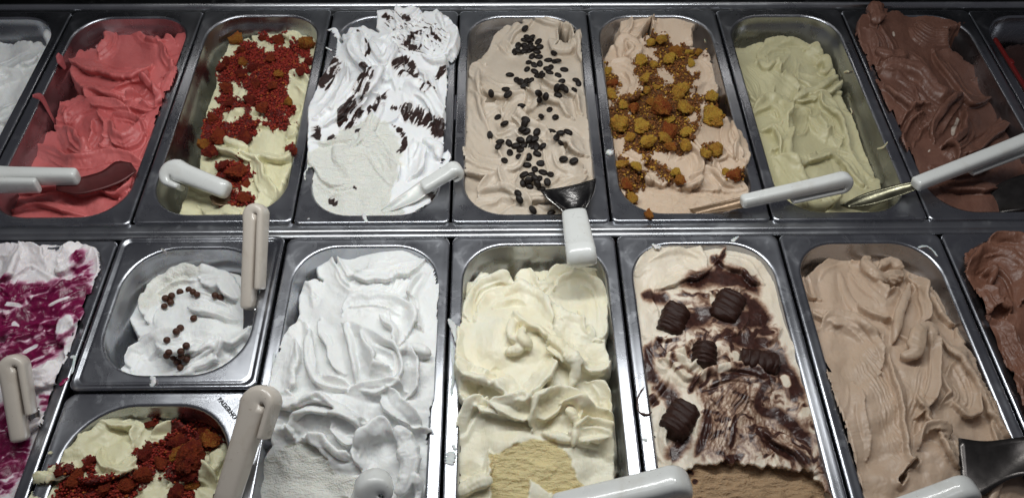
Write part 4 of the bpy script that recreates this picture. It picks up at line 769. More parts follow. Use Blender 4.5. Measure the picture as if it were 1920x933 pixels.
def px_mm(W):   # photo px per metre at a point
    return FPX/np.dot(np.asarray(W)-CAM, RM @ np.array([0,0,-1.0]))
def chunk(g, x, y, size, kind, label, group, sink=0.2, grow=1.0):
    W, nn = g.at(x, y); s = size*grow/g.fr[2]/px_mm(W)/2/1.15
    o = link('cake_chunk', rnd.choice(CH[kind]), None, tuple(W + np.array(nn)*s*(0.62-sink)))
    o.scale = (s*rnd.uniform(0.85,1.1), s*rnd.uniform(0.7,1.0), s*rnd.uniform(0.55,0.85)); o.rotation_euler = (rnd.uniform(-.5,.5), rnd.uniform(-.5,.5), rnd.uniform(0,6.3))
    tag(o, label, 'cake', group)
big = lambda s: s >= 50
for x, y, s in [(800,170,30),(852,158,34),(905,202,40),(950,210,24),(1002,210,26),(762,255,46),(880,242,42),(968,255,26),(630,282,28),(772,312,40),(655,335,36),(640,370,30),(830,350,26),(792,365,30),(915,375,56),(1042,390,50),(655,390,30),(740,435,44),(850,440,72),(940,440,56),(680,500,58),(862,525,50),(762,510,52),(1050,470,62),(790,572,56),(948,578,46),(893,590,40),(860,560,40),(952,535,36),(1055,603,50),(1015,612,36),(735,792,38),(920,722,40),(820,262,26),(700,422,30),(722,545,36),(690,660,40),(745,655,36),(905,690,36),(1075,500,34),(808,408,30),(880,480,34),(715,735,40),(1030,440,30)]:
    chunk(G['cake'], x, y, s, 'y' if rnd.random() < 0.86 else 'o', ('large torn yellow cake chunk ' if big(s) else 'small browned cake lump ')+('at the back of the peach beige gelato' if y < 285 else 'along the left wall of the peach beige gelato' if x < 690 else 'along the right wall of the peach beige gelato' if x > 1000 else 'in the centre heap of the peach beige gelato' if y < 530 else 'at the lower end of the peach beige heap'), 'large yellow cake chunks' if big(s) else 'small yellow cake lumps', sink=-0.05, grow=1.28)
chunk(G['cake'], 1128, 700, 66, 'o', 'orange brown cake chunk at the right rim below the overflowing lump of gelato', None)
chunk(G['cake'], 1100, 690, 40, 'y', 'yellow cake piece tucked against the orange brown chunk at the pan corner', None)
for x, y, s, k in [(240,205,34,'r'),(325,152,36,'r'),(388,165,46,'r'),(180,255,40,'r'),(160,270,34,'r'),(300,270,40,'r'),(360,240,40,'r'),(300,340,44,'r'),(240,300,36,'r'),(180,350,44,'r'),(370,350,44,'r'),(280,410,50,'r'),(330,430,46,'r'),(200,410,40,'r'),(130,480,50,'r'),(160,540,50,'r'),(250,550,54,'r'),(220,690,66,'r'),(170,660,40,'r'),(260,740,36,'r'),(200,720,44,'r'),(250,790,44,'r'),(170,780,36,'r'),(440,600,30,'r'),(480,290,36,'r'),(510,250,30,'r'),(120,600,44,'r')]:
    chunk(G['vel'], x, y, s, k, 'crumbly red cake lump '+('near the top wall of the back row crumb pan' if y < 200 else 'in the upper half of the back row crumb drift' if y < 345 else 'in the middle of the back row crumb drift' if y < 465 else 'at the lower edge of the big back row crumb drift' if y < 620 else 'in the patch beside the white hooked spatula'), 'red cake lumps in the back row', sink=0.05, grow=1.2)
for x, y, s, lb in [(220,172,44,'orange cake chunk at the top left of the back row red crumbs'),(495,185,52,'orange and red cake chunk against the right wall of the back row crumb pan'),(392,302,32,'small orange cake piece in the middle of the back row red crumbs'),(432,412,36,'orange cake piece on the right edge of the back row crumbs, over bare gelato'),(98,578,40,'orange red cake piece on the left slope just above the white spatula handle'),(238,248,28,'little orange crumb below the top left orange chunk')]:
    chunk(G['vel'], x, y, s, 'o', lb, None, sink=-0.15, grow=1.35)
for x, y, s, k in [(590,815,96,'r'),(560,760,60,'r'),(640,735,56,'r'),(510,830,56,'r'),(470,800,50,'r'),(400,890,60,'r'),(450,870,50,'r'),(330,910,56,'r'),(240,880,60,'r'),(290,815,34,'r'),(275,835,30,'r'),(187,848,24,'r'),(600,860,44,'r'),(560,920,50,'r'),(480,700,34,'r')]:
    chunk(G['vs'], x, y, s, k, ('biggest crumbly red cake chunk in the small square pan' if s > 90 else 'red cake lump '+('near the back right of the small square pan' if y < 845 and x > 440 else 'stuck on the bare cream slope of the small pan' if x < 300 and y < 860 else 'in the crumb heap at the front of the small pan')), 'red cake lumps in the small square pan')
chunk(G['vs'], 672, 760, 58, 'o', 'yellow orange cake chunk at the right side of the small red crumb pan', None, sink=-0.2, grow=1.3)
chunk(G['vs'], 607, 888, 32, 'o', 'small round orange crumb near the bottom of the small red crumb pan', None, sink=-0.2, grow=1.3)
chunk(G['vs'], 562, 805, 44, 'o', 'orange faced lump on the left of the biggest red chunk in the small pan', None, sink=-0.3, grow=1.4)
a = U(1216, 403, 0.003)
o = link('cake_chunk', CH['o'][1], None, tuple(a)); o.scale = (0.0035,0.0055,0.0035); tag(o, 'orange cake crumb fallen on the front rim below the yellow cake pan', 'cake')
# loose fine crumbs: nobody could count them
IV, IF = ico(1)
def crumbs(g, n, rmin, rmax, mats, label, th=0.45, mixp=0.93, spread=0.12, lift=2.2):
    D = g.D; w1 = np.clip((D-th+0.25*fbm(g.pu/12, g.pv/12, 91, 3))/0.3, 0, 1)**1.2 + spread*0.02*(blur_near(g) > 0.08); w1 = w1/w1.sum()
    k = rng.choice(len(w1), n, p=w1); Vs = []; Fs = []; mi = []
    for i, j in enumerate(k):
        r = rmin + (rmax-rmin)*rng.random()**2.5
        A = rng.normal(size=(3,3)); Q, _ = np.linalg.qr(A)
        v = (IV*(1+rng.uniform(-0.28,0.28,(len(IV),1))))*np.array([1, rng.uniform(.6,1), rng.uniform(.5,1)]) @ Q * r
        c = g.W[j] + np.array([rng.normal()*.0006, rng.normal()*.0006, r*0.4 + lift*0.001*rng.random()**2*min(1, D[j])])
        Vs.append(v+c); Fs.append(IF+i*len(IV)); mi += [0 if rng.random() < mixp else 1]*len(IF)
    V = np.vstack(Vs); F = np.vstack(Fs); c = V.mean(0)
    me = mesh_data('cake_crumbs', V-c, F, mats[0], smooth=True); me.materials.append(mats[1]); me.polygons.foreach_set('material_index', np.array(mi, dtype=np.int32))
    o = link('cake_crumbs', me, None, tuple(c)); tag(o, label, 'crumbs', kind='stuff')
def blur_near(g): return g.D
def crumb_mat(name, a, b):
    m, nt, p = nmat(name); n = noise(nt, 500, 3)
    L(nt, mixc(nt, mrange(nt, n, .35, .65), a, b), p.inputs['Base Color']); p.inputs['Roughness'].default_value = 0.7; p.inputs['Specular IOR Level'].default_value = 0.3
    L(nt, bump(nt, noise(nt, 1400, 3), 0.5, 0.0005), p.inputs['Normal']); return m
C_red = crumb_mat('red_crumb', (0.20,0.014,0.010), (0.30,0.030,0.016)); C_or = crumb_mat('orange_crumb', (0.32,0.06,0.018), (0.45,0.14,0.025))
C_br = crumb_mat('brown_crumb', (0.15,0.055,0.015), (0.27,0.10,0.022)); C_ye = crumb_mat('yellow_crumb', (0.50,0.29,0.045), (0.38,0.19,0.025))
crumbs(G['vel'], 11000, 0.0004, 0.0019, (C_red, C_or), 'loose fine red cake crumbs spread over the pale gelato in the back row')
crumbs(G['vs'], 7000, 0.0004, 0.0018, (C_red, C_or), 'loose fine red cake crumbs over the pale gelato in the small square pan')
crumbs(G['cake'], 7500, 0.0004, 0.0020, (C_br, C_ye), 'loose brown and yellow cake crumbs over the peach beige gelato', th=0.3, mixp=0.75)
# coffee beans
def bean_mesh():
    V, F = ico(3); out = []
    for x, y, z in V:
        X = x*1.28; Y = y*0.95; Z = z*0.72
        if z > 0: Z = z*0.55 - 0.30*math.exp(-(y/0.13)**2)*max(0, 1-abs(x))**0.3 * (1 if abs(x) < 0.95 else 0)
        Y += 0.06*math.sin(x*3)*max(0, z)
        out.append((X, Y, Z))
    return mesh_data('coffee_bean', out, F, M_bean)
BM_ = bean_mesh(); BM2 = BM_.copy(); BM2.transform(Matrix.Rotation(math.pi, 4, 'X'))
beans = [(307,117),(312,145),(325,160),(335,152),(318,165),(303,158),(275,183),(300,178),(312,190),(328,178),(357,165),(366,188),(265,206),(282,210),(297,203),(322,200),(338,198),(332,224),(355,205),(362,226),(320,246),(314,274),(345,258),(367,254),(345,284),(370,290),(378,298),(358,300),(398,237),(420,214),(408,266),(395,272),(425,243),(437,248),(405,286),(462,275),(440,298),(453,323),(435,351),(455,352),(468,358),(436,378),(250,298),(275,316),(285,326),(300,340),(310,318),(325,322),(226,357),(172,368),(236,377),(363,372),(393,380),(364,399),(296,422),(407,435),(373,462),(428,465),(201,464),(224,491),(311,474),(305,492),(306,521),(295,517),(355,525),(415,520),(448,530),(430,545),(476,524),(450,567),(167,535),(325,552),(345,550),(213,565),(245,567),(202,580),(285,560),(270,578),(300,578),(330,578),(350,580),(375,581),(247,605),(290,595),(280,620),(354,611),(322,624),(225,635),(456,633),(499,641),(316,656),(347,672),(371,648),(381,684),(300,692),(330,692),(410,691),(360,708),(318,715),(345,708),(392,722),(323,737),(300,728),(356,733),(367,750),(278,765),(285,794),(337,840),(408,845),(510,318),(520,330),(500,355)]
put = []
for x, y in beans:
    W, nn = G['cof'].at(x, y); s = rnd.uniform(0.0036, 0.0043)
    near = sum(1 for q in put if np.linalg.norm(q-W) < 0.0052); put.append(W)
    o = link('coffee_bean', BM_ if rnd.random() < 0.5 else BM2, None, tuple(W + np.array(nn)*s*(0.30+0.75*min(near, 2)))); o.scale = (s*rnd.uniform(.95,1.1), s, s)
    n2 = np.array(nn) + np.array([rnd.gauss(0,.18), rnd.gauss(0,.18), 0])*(1+near); o.rotation_euler = rot_to(n2, rnd.uniform(0, 6.3))
    tag(o, 'roasted coffee bean '+('in the dense cluster at the top of the beige gelato' if y < 306 and x > 250 else 'in the little pile left of centre, below the top cluster' if y < 345 and x < 330 else 'at the right, level with the foot of the top cluster' if y < 400 and x > 405 else 'among the sparse ones across the middle of the beige gelato' if y < 545 else 'in the long trail through the lower half of the beige gelato' if y < 755 else 'near the front rim of the coffee gelato pan'), 'coffee bean', 'coffee beans scattered on the gelato')
# chocolate balls
V, F = ico(3); V = np.array([v*(1+0.03*mnoise.noise(Vector(v)*2.5)) for v in V]); BALL = mesh_data('chocolate_ball', V, F, M_ball)
for x, y in [(521,331),(529,306),(543,313),(548,297),(572,283),(597,276),(613,284),(627,288),(677,296),(700,301),(613,367),(571,398),(558,411),(531,435),(593,457),(540,469),(528,478),(551,484),(577,470),(576,482),(592,493),(567,503),(573,521)]:
    W, nn = G['sml'].at(x, y); s = rnd.uniform(0.0031, 0.0035)
    o = link('chocolate_ball', BALL, None, tuple(W + np.array(nn)*s*0.7)); o.scale = (s,)*3; o.rotation_euler = (rnd.random()*6, rnd.random()*6, 0)
    tag(o, 'small chocolate ball '+('in the arc along the top of the white curl' if y < 340 and x < 640 else 'of the pair at the upper right of the white curl' if y < 340 else 'alone at the centre of the white gelato' if y < 380 else 'in the short row of three beside the middle of the curl' if y < 440 and x > 0 else 'in the cluster at the bottom of the small pan'), 'chocolate ball', 'chocolate balls on the white gelato')
# ridged chocolate bars
def bar_mesh(seed):
    n, m = 60, 28; V = []; F = []
    for i in range(n+1):
        t = i/n*2-1
        for j in range(m):
            a = 2*math.pi*j/m; cx = math.cos(a); cz = math.sin(a)
            ex = 0.72; px = math.copysign(abs(cx)**ex, cx); pz = math.copysign(abs(cz)**ex, cz)
            endf = (1-abs(t)**7)**0.55*0.94+0.05
            tt = t + 0.14*px
            gr = abs(math.sin(tt*2.6*math.pi+seed)); rid = 0.93+0.13*gr**0.5 if cz > -0.3 else 0.93
            w = 0.80*px*endf*rid; h = (0.62 if cz > 0 else 0.45)*pz*endf*rid
            nz = 1+0.10*mnoise.noise(Vector((w*3+seed*9, t*3, h*3)))+0.05*mnoise.noise(Vector((w*9, t*9+seed, h*9)))
            V.append((w*nz, t*nz, h*nz))
    for i in range(n):
        for j in range(m): F.append((i*m+j, i*m+(j+1) % m, (i+1)*m+(j+1) % m, (i+1)*m+j))
    F.append(tuple(range(m))[::-1]); F.append(tuple(n*m+j for j in range(m)))
    return mesh_data('chocolate_bar', V, F, M_bar)
for k, (x, y, L_, W_, ang, lb) in enumerate([(1263,597,34,31,-65,'ridged dark chocolate bar piece nearest the top left of the marbled pan'),(1362,575,36,34,-60,'ridged dark chocolate bar piece nearest the top right of the marbled pan'),(1321,666,28,27,-80,'smallest ridged chocolate piece, standing in the middle of the marbled pan'),
        (1422,679,38,29,12,'ridged chocolate bar piece lying at the right side of the marbled pan'),(1276,786,40,36,-55,'lowest ridged chocolate bar piece, half sunk in sauce at the left')]):
    W, nn = G['kin'].at(x, y); s = 1/px_mm(W)
    o = link('chocolate_bar', bar_mesh(k*1.3), None, tuple(W + np.array([0,0,-0.0015]))); o.scale = (W_*s, L_*s, 0.030*0.62 if k != 2 else 0.024)
    o.rotation_euler = (math.radians(rnd.uniform(-8,12)), math.radians(rnd.uniform(-8,8)), math.radians(-90-ang)); tag(o, lb, 'chocolate')
# ------------------------------------------------------------------ tools
def loft_path(C_, side, dep, a, b, n=24, ex=0.62, cap=4):
    """loft of superellipse rings: C_ centres, side vector per ring (in plane half size a), dep (half size b)"""
    rings = []
    K = len(C_)
    def ring(c, s, d, aa, bb):
        out = []
        for j in range(n):
            t = 2*math.pi*j/n; cx, cy = math.cos(t), math.sin(t)
            out.append(tuple(c + s*aa*math.copysign(abs(cx)**ex, cx) + d*bb*math.copysign(abs(cy)**ex, cy)))
        return out
    for e, idx in ((0, 0),):
        tg = (C_[0]-C_[1]); tg = tg/np.linalg.norm(tg); r = min(a[0], b[0])*0.55
        for k in range(cap, 0, -1):
            q = k/cap*math.pi/2*0.97; rings.append(ring(C_[0]+tg*r*math.sin(q), side[0], dep[0], a[0]-r*(1-math.cos(q)), b[0]-r*(1-math.cos(q))))
    for i in range(K): rings.append(ring(C_[i], side[i], dep[i], a[i], b[i]))
    tg = (C_[-1]-C_[-2]); tg = tg/np.linalg.norm(tg); r = min(a[-1], b[-1])*0.55
    for k in range(1, cap+1):
        q = k/cap*math.pi/2*0.97; rings.append(ring(C_[-1]+tg*r*math.sin(q), side[-1], dep[-1], a[-1]-r*(1-math.cos(q)), b[-1]-r*(1-math.cos(q))))
    V, F = loft(rings); V = [tuple(v) for v in V]; m = len(V)
    F.append(tuple(range(n))[::-1]); F.append(tuple(range(m-n, m)))
    return np.array(V), F
def handle(A, B, side, fin=0.72, wm=0.0075, wf=0.0035, dep=0.0095, gap=0.0006, plump=1.15):
    """moulded plastic handle: thick grip, hooked end, flat fin folded back along the grip"""
    A = np.asarray(A, float); B = np.asarray(B, float); ax = B-A; Ln = np.linalg.norm(ax); ax /= Ln
    side = np.asarray(side, float); side = side-ax*(side@ax); side /= np.linalg.norm(side); d = np.cross(ax, side)
    off = wm+wf+gap; r = off/2; C_ = []; S_ = []; a = []; b = []
    for t in np.linspace(0, 1, 14):
        C_.append(A+ax*(Ln-r)*t); S_.append(side); a.append(wm*(0.90+0.10*t + (plump-1)*max(0, (t-0.75)/0.25)**2)); b.append(dep*(0.92+0.1*t))
    for k in range(1, 10):
        q = math.pi*k/10; c = A+ax*(Ln-r+r*math.sin(q))+side*(r-r*math.cos(q)); C_.append(c)
        S_.append(side*math.cos(q)+ax*math.sin(q) if q < math.pi/2+5 else side); u = k/10
        a.append(wm*plump*(1-u)+wf*u); b.append(dep*1.02)
    for t in np.linspace(0, 1, 10)[0:]:
        C_.append(A+side*off+ax*(Ln-r)*(1-t*fin)); S_.append(-side); a.append(wf*(1-0.15*t)); b.append(dep*(1.0-0.06*t))
    # arc sides must rotate continuously from side to -side
    for k in range(9):
        q = math.pi*(k+1)/10; S_[14+k] = side*math.cos(q)-ax*math.sin(q)*-1*-1
    return loft_path(C_, S_, [d]*len(C_), a, b)
def blade(Lp, Rp, bulge=0.004, th=0.0011, n=8, m=14):
    Lp = np.array(Lp); Rp = np.array(Rp)
    def res(Pp):
        c = spline(Pp, 40) if len(Pp) > 2 else Pp[0]+np.linspace(0,1,40)[:,None]*(Pp[1]-Pp[0])
        l = np.concatenate([[0], np.cumsum(np.linalg.norm(np.diff(c, axis=0), axis=1))]); t = np.linspace(0, l[-1], m+1)
        return np.stack([np.interp(t, l, c[:,k]) for k in range(3)], -1)
    A = res(Lp); B = res(Rp); V = []
    nrm = np.cross(B.mean(0)-A.mean(0), A[-1]-A[0]); nrm /= np.linalg.norm(nrm)
    if nrm[2] < 0: nrm = -nrm
    for lay in (0, 1):
        for i in range(m+1):
            for j in range(n+1):
                u = j/n; V.append(A[i]*(1-u)+B[i]*u - nrm*(bulge*(1-(2*u-1)**2)*min(1, 0.4+i/m) + lay*th))
    F = []; o = (m+1)*(n+1); ix = lambda i, j, l: l*o+i*(n+1)+j
    for i in range(m):
        for j in range(n):
            F.append((ix(i,j,0), ix(i+1,j,0), ix(i+1,j+1,0), ix(i,j+1,0))); F.append((ix(i,j,1), ix(i,j+1,1), ix(i+1,j+1,1), ix(i+1,j,1)))
    for i in range(m):
        F.append((ix(i,0,0), ix(i,0,1), ix(i+1,0,1), ix(i+1,0,0))); F.append((ix(i,n,0), ix(i+1,n,0), ix(i+1,n,1), ix(i,n,1)))
    for j in range(n):
        F.append((ix(0,j,0), ix(0,j+1,0), ix(0,j+1,1), ix(0,j,1))); F.append((ix(m,j,0), ix(m,j,1), ix(m,j+1,1), ix(m,j+1,0)))
    return np.array(V), F
def tool(label, A, B, side, blades, mat=None, hk={}, bmat=None, name='gelato_spatula', necks=[]):
    A = U(A[0], A[1], A[2]/1000); B = U(B[0], B[1], B[2]/1000)
    root = empty(name, tuple(A), label, 'spatula', 'spatulas resting on the pans')
    V, F = handle(A, B, side, **hk); me = mesh_data('handle', rel(V, root), F, mat or M_white_plastic); link('handle', me, root)
    for Lp, Rp, bu in blades:
        f = lambda Q: [U(a, b, c/1000) for a, b, c in Q]
        V, F = blade(f(Lp), f(Rp), bu); bo = link('blade', mesh_data('blade', rel(V, root), F, bmat or M_blade), root)
    return root
M_blade = steel('blade_steel', (0.52,0.52,0.52), 0.20, 0.15)
M_coated = plain('cream_coated_steel', (0.70,0.71,0.68), 0.4, metal=0.1, bumpn=(120,0.4,0.0015), sss=0.2, var=0.05)
M_browncoat = plain('brown_coated_steel', (0.26,0.17,0.10), 0.3, metal=0.35, bumpn=(120,0.35,0.001), var=0.15)
M_redblade = plain('pink_reflection_steel', (0.11,0.020,0.020), 0.42, metal=0.3, bumpn=(90,0.3,0.001), var=0.15)  # pinkish reflection on the steel, painted in as a dark red base colour
M_oliveblade = plain('smeared_olive_steel', (0.20,0.19,0.13), 0.25, metal=0.85, bumpn=(80,0.3,0.001), var=0.2)
M_greyblade = plain('mottled_grey_steel', (0.26,0.25,0.24), 0.16, metal=1.0, bumpn=(50,0.5,0.002), var=0.25)  # darker grey scoop steel, mottled at random
M_darkblade = plain('dark_blade', (0.11,0.10,0.095), 0.25, metal=0.85, bumpn=(60,0.2,0.001), var=0.2)
DN = (0, -0.75, -0.65)
tool('white handled spatula with pink reflection painted on its blade, lying across the strawberry pan', (140,331,12), (-14,330,16), (0,-1,0.05), [([(105,338,7),(145,333,7),(190,321,6),(218,302,7),(246,305,6)], [(105,356,5),(142,364,4),(178,358,3),(226,342,2),(256,320,4)], 0.0008)], hk=dict(wm=0.0080, fin=0.55, dep=0.010, wf=0.005), bmat=M_redblade)
tool('short white hooked spatula stuck in the back row red crumb pan', (420,355,2), (322,316,10), (-0.25,-0.8,-0.5), [([(392,368,-6),(410,360,-8),(440,352,-12),(478,338,-10)], [(400,382,-8),(425,385,-12),(450,372,-14),(484,344,-12)], 0.003)], hk=dict(wm=0.0110, fin=0.16, dep=0.011, wf=0.004), bmat=M_browncoat)
tool('spatula caked in white gelato leaning out of the stracciatella pan toward the right', (797,350,10), (856,314,22), (0.0,-0.1,-1), [([(800,330,9),(770,352,6),(735,377,0),(714,394,-5)], [(812,350,8),(790,372,4),(755,388,-1),(722,398,-6)], 0.002)], hk=dict(wm=0.0065, fin=0.12, dep=0.0085, wf=0.0025), bmat=M_coated)
tool('broad white handled scoop with a shiny flared blade on the coffee gelato', (1077,402,12), (1090,477,38), (0.1,0.3,-1), [([(1012,356,11),(1026,372,11),(1046,387,11),(1062,402,11)], [(1118,334,17),(1114,356,15),(1104,380,13),(1090,402,11)], 0.008)], hk=dict(wm=0.0075, fin=0.6, dep=0.0142), bmat=M_greyblade, name='gelato_scoop')
tool('white handled spatula resting over the rim between the yellow cake and pistachio pans', (1396,377,16), (1588,335,28), (0.1,-0.15,-1), [([(1292,392,-6),(1330,383,2),(1396,368,12)], [(1302,402,-8),(1340,398,0),(1400,388,10)], 0.002)], hk=dict(wm=0.0075, fin=0.5, dep=0.0072), bmat=M_browncoat)
tool('long white handled spatula reaching from the pistachio pan over the chocolate pan', (1720,344,16), (1932,262,34), (0.1,-0.15,-1), [([(1575,385,-14),(1620,363,-6),(1680,346,5),(1722,338,14)], [(1590,388,-14),(1635,383,-8),(1690,366,4),(1726,352,13)], 0.002)], hk=dict(wm=0.0075, fin=0.5, dep=0.0082), bmat=M_oliveblade)
tool('upright beige spatula standing in the small pan of white gelato with chocolate balls', (466,572,-2), (474,392,52), (1,-0.15,0.10), [([(456,575,-4),(456,610,-16),(450,650,-26),(440,690,-34)], [(478,575,-4),(484,610,-14),(486,650,-24),(476,690,-34)], 0.003)], mat=M_cream_plastic, hk=dict(wm=0.0068, fin=0.80, dep=0.0095, wf=0.0036))
tool('beige spatula with a hooked grip stuck in the raspberry gelato at the left edge', (38,818,6), (16,678,44), (1,0.25,-0.1), [([(52,772,4),(60,800,-4),(70,840,-14),(66,880,-22)], [(72,762,4),(78,795,-4),(92,835,-12),(90,880,-20)], 0.003)], mat=M_cream_plastic, hk=dict(wm=0.0072, fin=0.68, dep=0.011))
tool('large beige hooked spatula standing in the small square pan of red crumbs', (426,935,6), (487,738,50), (0.75,-0.6,-0.15), [([(400,925,0),(392,960,-12),(380,1000,-24)], [(430,935,0),(422,975,-12),(410,1010,-24)], 0.003)], mat=M_cream_plastic, hk=dict(wm=0.0108, fin=0.30, dep=0.0105, plump=1.2))
tool('thick white spatula handle crossing the bottom edge between the custard and marbled pans', (1050,952,12), (1276,902,30), (0,-0.2,-1), [([(940,990,-10),(1000,965,0),(1055,945,9)], [(950,1010,-12),(1010,985,0),(1060,970,9)], 0.002)], hk=dict(wm=0.011, fin=0.4, dep=0.0125))
tool('white spatula handle end at the bottom edge over the hazelnut gelato', (1640,975,10), (1815,915,30), (0,-0.2,-1), [([(1560,1010,-5),(1600,990,0),(1642,968,8)], [(1570,1030,-6),(1610,1010,0),(1648,990,8)], 0.002)], hk=dict(wm=0.0100, fin=0.4, dep=0.0105))
tool('rounded white handle tip poking up at the bottom edge of the tall white gelato', (652,1010,0), (699,898,34), (0.5,-0.5,-0.7), [([(620,1040,-20),(640,1015,-6)], [(645,1055,-20),(665,1030,-6)], 0.002)], hk=dict(wm=0.0105, fin=0.4, dep=0.0115))
# two dark blades whose handles lie outside the picture
tool('wide dark steel blade sticking into view from the right edge over the hazelnut gelato', (2010,880,30), (2180,860,40), (0,-0.2,-1), [([(1797,820,6),(1850,826,8),(1920,818,14),(1990,820,24)], [(1806,950,-4),(1840,930,2),(1905,893,10),(1990,890,24)], 0.0025)], bmat=M_darkblade, name='gelato_scoop')
tool('dark scoop blade sunk in the chocolate gelato at the right edge of the back row', (1975,330,10), (2120,290,26), (0,-0.2,-1), [([(1852,372,-10),(1872,345,-4),(1925,325,0),(1970,322,6)], [(1866,400,-12),(1890,396,-6),(1930,388,0),(1975,345,4)], 0.006)], bmat=M_darkblade, name='gelato_scoop')
M_red = plain('red_plastic', (0.15,0.008,0.007), 0.45, var=0.1)
A = U(1866,74,0.004); B = U(1950,208,0.012)
ro = empty('gelato_spatula', tuple(A), 'thin red handle lying on the dark pan in the top right corner', 'spatula')
pts = [A*(1-t)+B*t for t in np.linspace(0,1,12)]; ax = (B-A)/np.linalg.norm(B-A); sd_ = np.cross(ax, (0,0,1)); sd_ /= np.linalg.norm(sd_); up_ = np.cross(sd_, ax)
V, F = loft_path(pts, [sd_]*12, [up_]*12, [0.0022]*12, [0.0022]*12, n=14); link('handle', mesh_data('handle', rel(V, ro), F, M_red), ro)
c = U(1896,116,0.008); V, F = loft_path([c-ax*.004, c, c+ax*.004], [sd_]*3, [up_]*3, [0.0022,0.0034,0.0022], [0.002,0.0022,0.002], n=14); link('grip_nub', mesh_data('grip_nub', rel(V, ro), F, M_red), ro)
# ------------------------------------------------------------------ smears and drips
M_wsm = plain('dried_white_cream', (0.72,0.73,0.72), 0.4, bumpn=(300,0.4,0.0006), sss=0.2, var=0.05)
M_psm = plain('dried_pink_cream', (0.50,0.14,0.15), 0.4, bumpn=(300,0.4,0.0006), sss=0.2, var=0.08)
M_csm = plain('dried_custard_cream', (0.72,0.66,0.46), 0.4, bumpn=(300,0.4,0.0006), sss=0.2, var=0.05)
M_bsm = plain('dried_chocolate', (0.07,0.028,0.020), 0.35, bumpn=(300,0.4,0.0006), var=0.1)
M_rsm = plain('dried_raspberry', (0.28,0.01,0.08), 0.35, bumpn=(300,0.4,0.0006), var=0.1)
def smear(label, pts, wpx, mat, flat=0.35, cat='smear', name='smear', seed=0):
    Q = np.array([U(a, b, c/1000) for a, b, c in pts]); c = spline(Q, 20) if len(Q) > 2 else Q[0]+np.linspace(0,1,20)[:,None]*(Q[1]-Q[0])
    K = len(c); wp = np.interp(np.linspace(0,1,K), np.linspace(0,1,len(wpx)), wpx)/px_mm(Q[0])/2
    R = random.Random(seed+int(pts[0][0])); tg = np.gradient(c, axis=0); tg /= np.linalg.norm(tg, axis=1, keepdims=True)+1e-12
    sd = np.cross(tg, (0,0,1)); sd /= np.linalg.norm(sd, axis=1, keepdims=True)+1e-12; up = np.cross(sd, tg)
    a = [w*(1+R.uniform(-.22,.22)) for w in wp]; a[0] *= .5; a[-1] *= .5
    V, F = loft_path([c[i]+sd[i]*wp[i]*R.uniform(-.25,.25) for i in range(K)], list(sd), list(up), a, [x*flat for x in a], n=12, ex=1.0, cap=3)
    cc = V.mean(0); o = link(name, mesh_data(name, V-cc, F, mat), None, tuple(cc)); tag(o, label, cat); return o
smear('short white drip over the front rim of the stracciatella pan', [(681,400,0.5),(684,408,0.6),(688,417,0)], [6,7,5], M_wsm, 0.4, 'drip', 'cream_drip')
smear('white bead of cream on the left rim of the yellow cake pan', [(1138,284,1.5),(1148,288,1.5)], [12,15], M_wsm, 0.7, 'drip', 'cream_drip')
smear('dried milky blob on the divider between the tall white and custard pans', [(846,845,0.3),(845,856,0.5),(843,870,0.3)], [13,20,16], M_wsm, 0.12)
smear('two tiny dried dots above the milky blob on the divider', [(849,833,0.4),(855,842,0.4)], [6,6], M_wsm, 0.25)
smear('white wedge of cream on the left rim of the custard pan', [(842,597,0.6),(848,610,2),(853,625,4),(857,645,4)], [6,12,12,5], M_wsm, 0.3)
smear('thin white trail down the left rim of the custard pan', [(846,640,0.3),(851,690,0.3),(846,740,0.3)], [5,7,4], M_wsm, 0.12)
smear('white drip hanging off the front rim of the chocolate ball pan', [(284,704,4),(288,714,4),(283,724,3)], [7,11,8], M_wsm, 0.3, 'drip', 'cream_drip')
smear('white fleck on the back rim of the marbled pan beside the corner', [(1223,457,0.5),(1232,463,0.5),(1240,462,-1)], [4,9,5], M_wsm, 0.3)
smear('small white fleck on the middle of the back rim of the marbled pan', [(1372,452,0.5),(1385,443,0.8)], [8,3], M_wsm, 0.3)
smear('thin dark chocolate thread looped over the left rim of the marbled pan', [(1208,724,0.8),(1196,745,0.8),(1198,770,0.8),(1213,776,1),(1222,772,0)], [2.5,3,4,3,3], M_bsm, 0.7, 'drip')
smear('milky droplet on the left rim of the marbled pan', [(1204,822,0.4),(1214,824,0.4)], [5,7], M_wsm, 0.2)
smear('faint white fingerprint smear on the right rim of the hazelnut pan', [(1722,464,0.3),(1736,461,0.3),(1748,468,0.3),(1758,480,0.3)], [5,3,3,4], M_wsm, 0.1)
smear('magenta raspberry smear on the right rim of the raspberry pan', [(112,722,0.6),(120,714,0.6),(128,708,0.6)], [6,9,5], M_rsm, 0.3)
smear('white smear beside the raspberry stain on the pan rim', [(132,668,0.4),(140,671,0.4),(134,700,0.4)], [6,6,4], M_wsm, 0.2)
smear('pale cream tongue hanging over the left rim of the small red crumb pan', [(62,902,3),(76,896,4),(100,893,4),(128,886,2)], [6,12,20,22], M_csm, 0.45)
smear('white streak at the left rim of the tall white pan', [(515,660,0.5),(512,690,0.5),(508,720,0.5)], [4,6,4], M_wsm, 0.2)
smear('white fleck on the left rim at the top of the stracciatella pan', [(611,89,1),(622,95,1)], [3,4], M_wsm, 0.4)
def wall_pt(px, py, x):
    d = RM @ np.array([(px-960)/FPX, -(py-466.5)/FPX, -1.0]); return CAM + (x-CAM[0])/d[0]*d
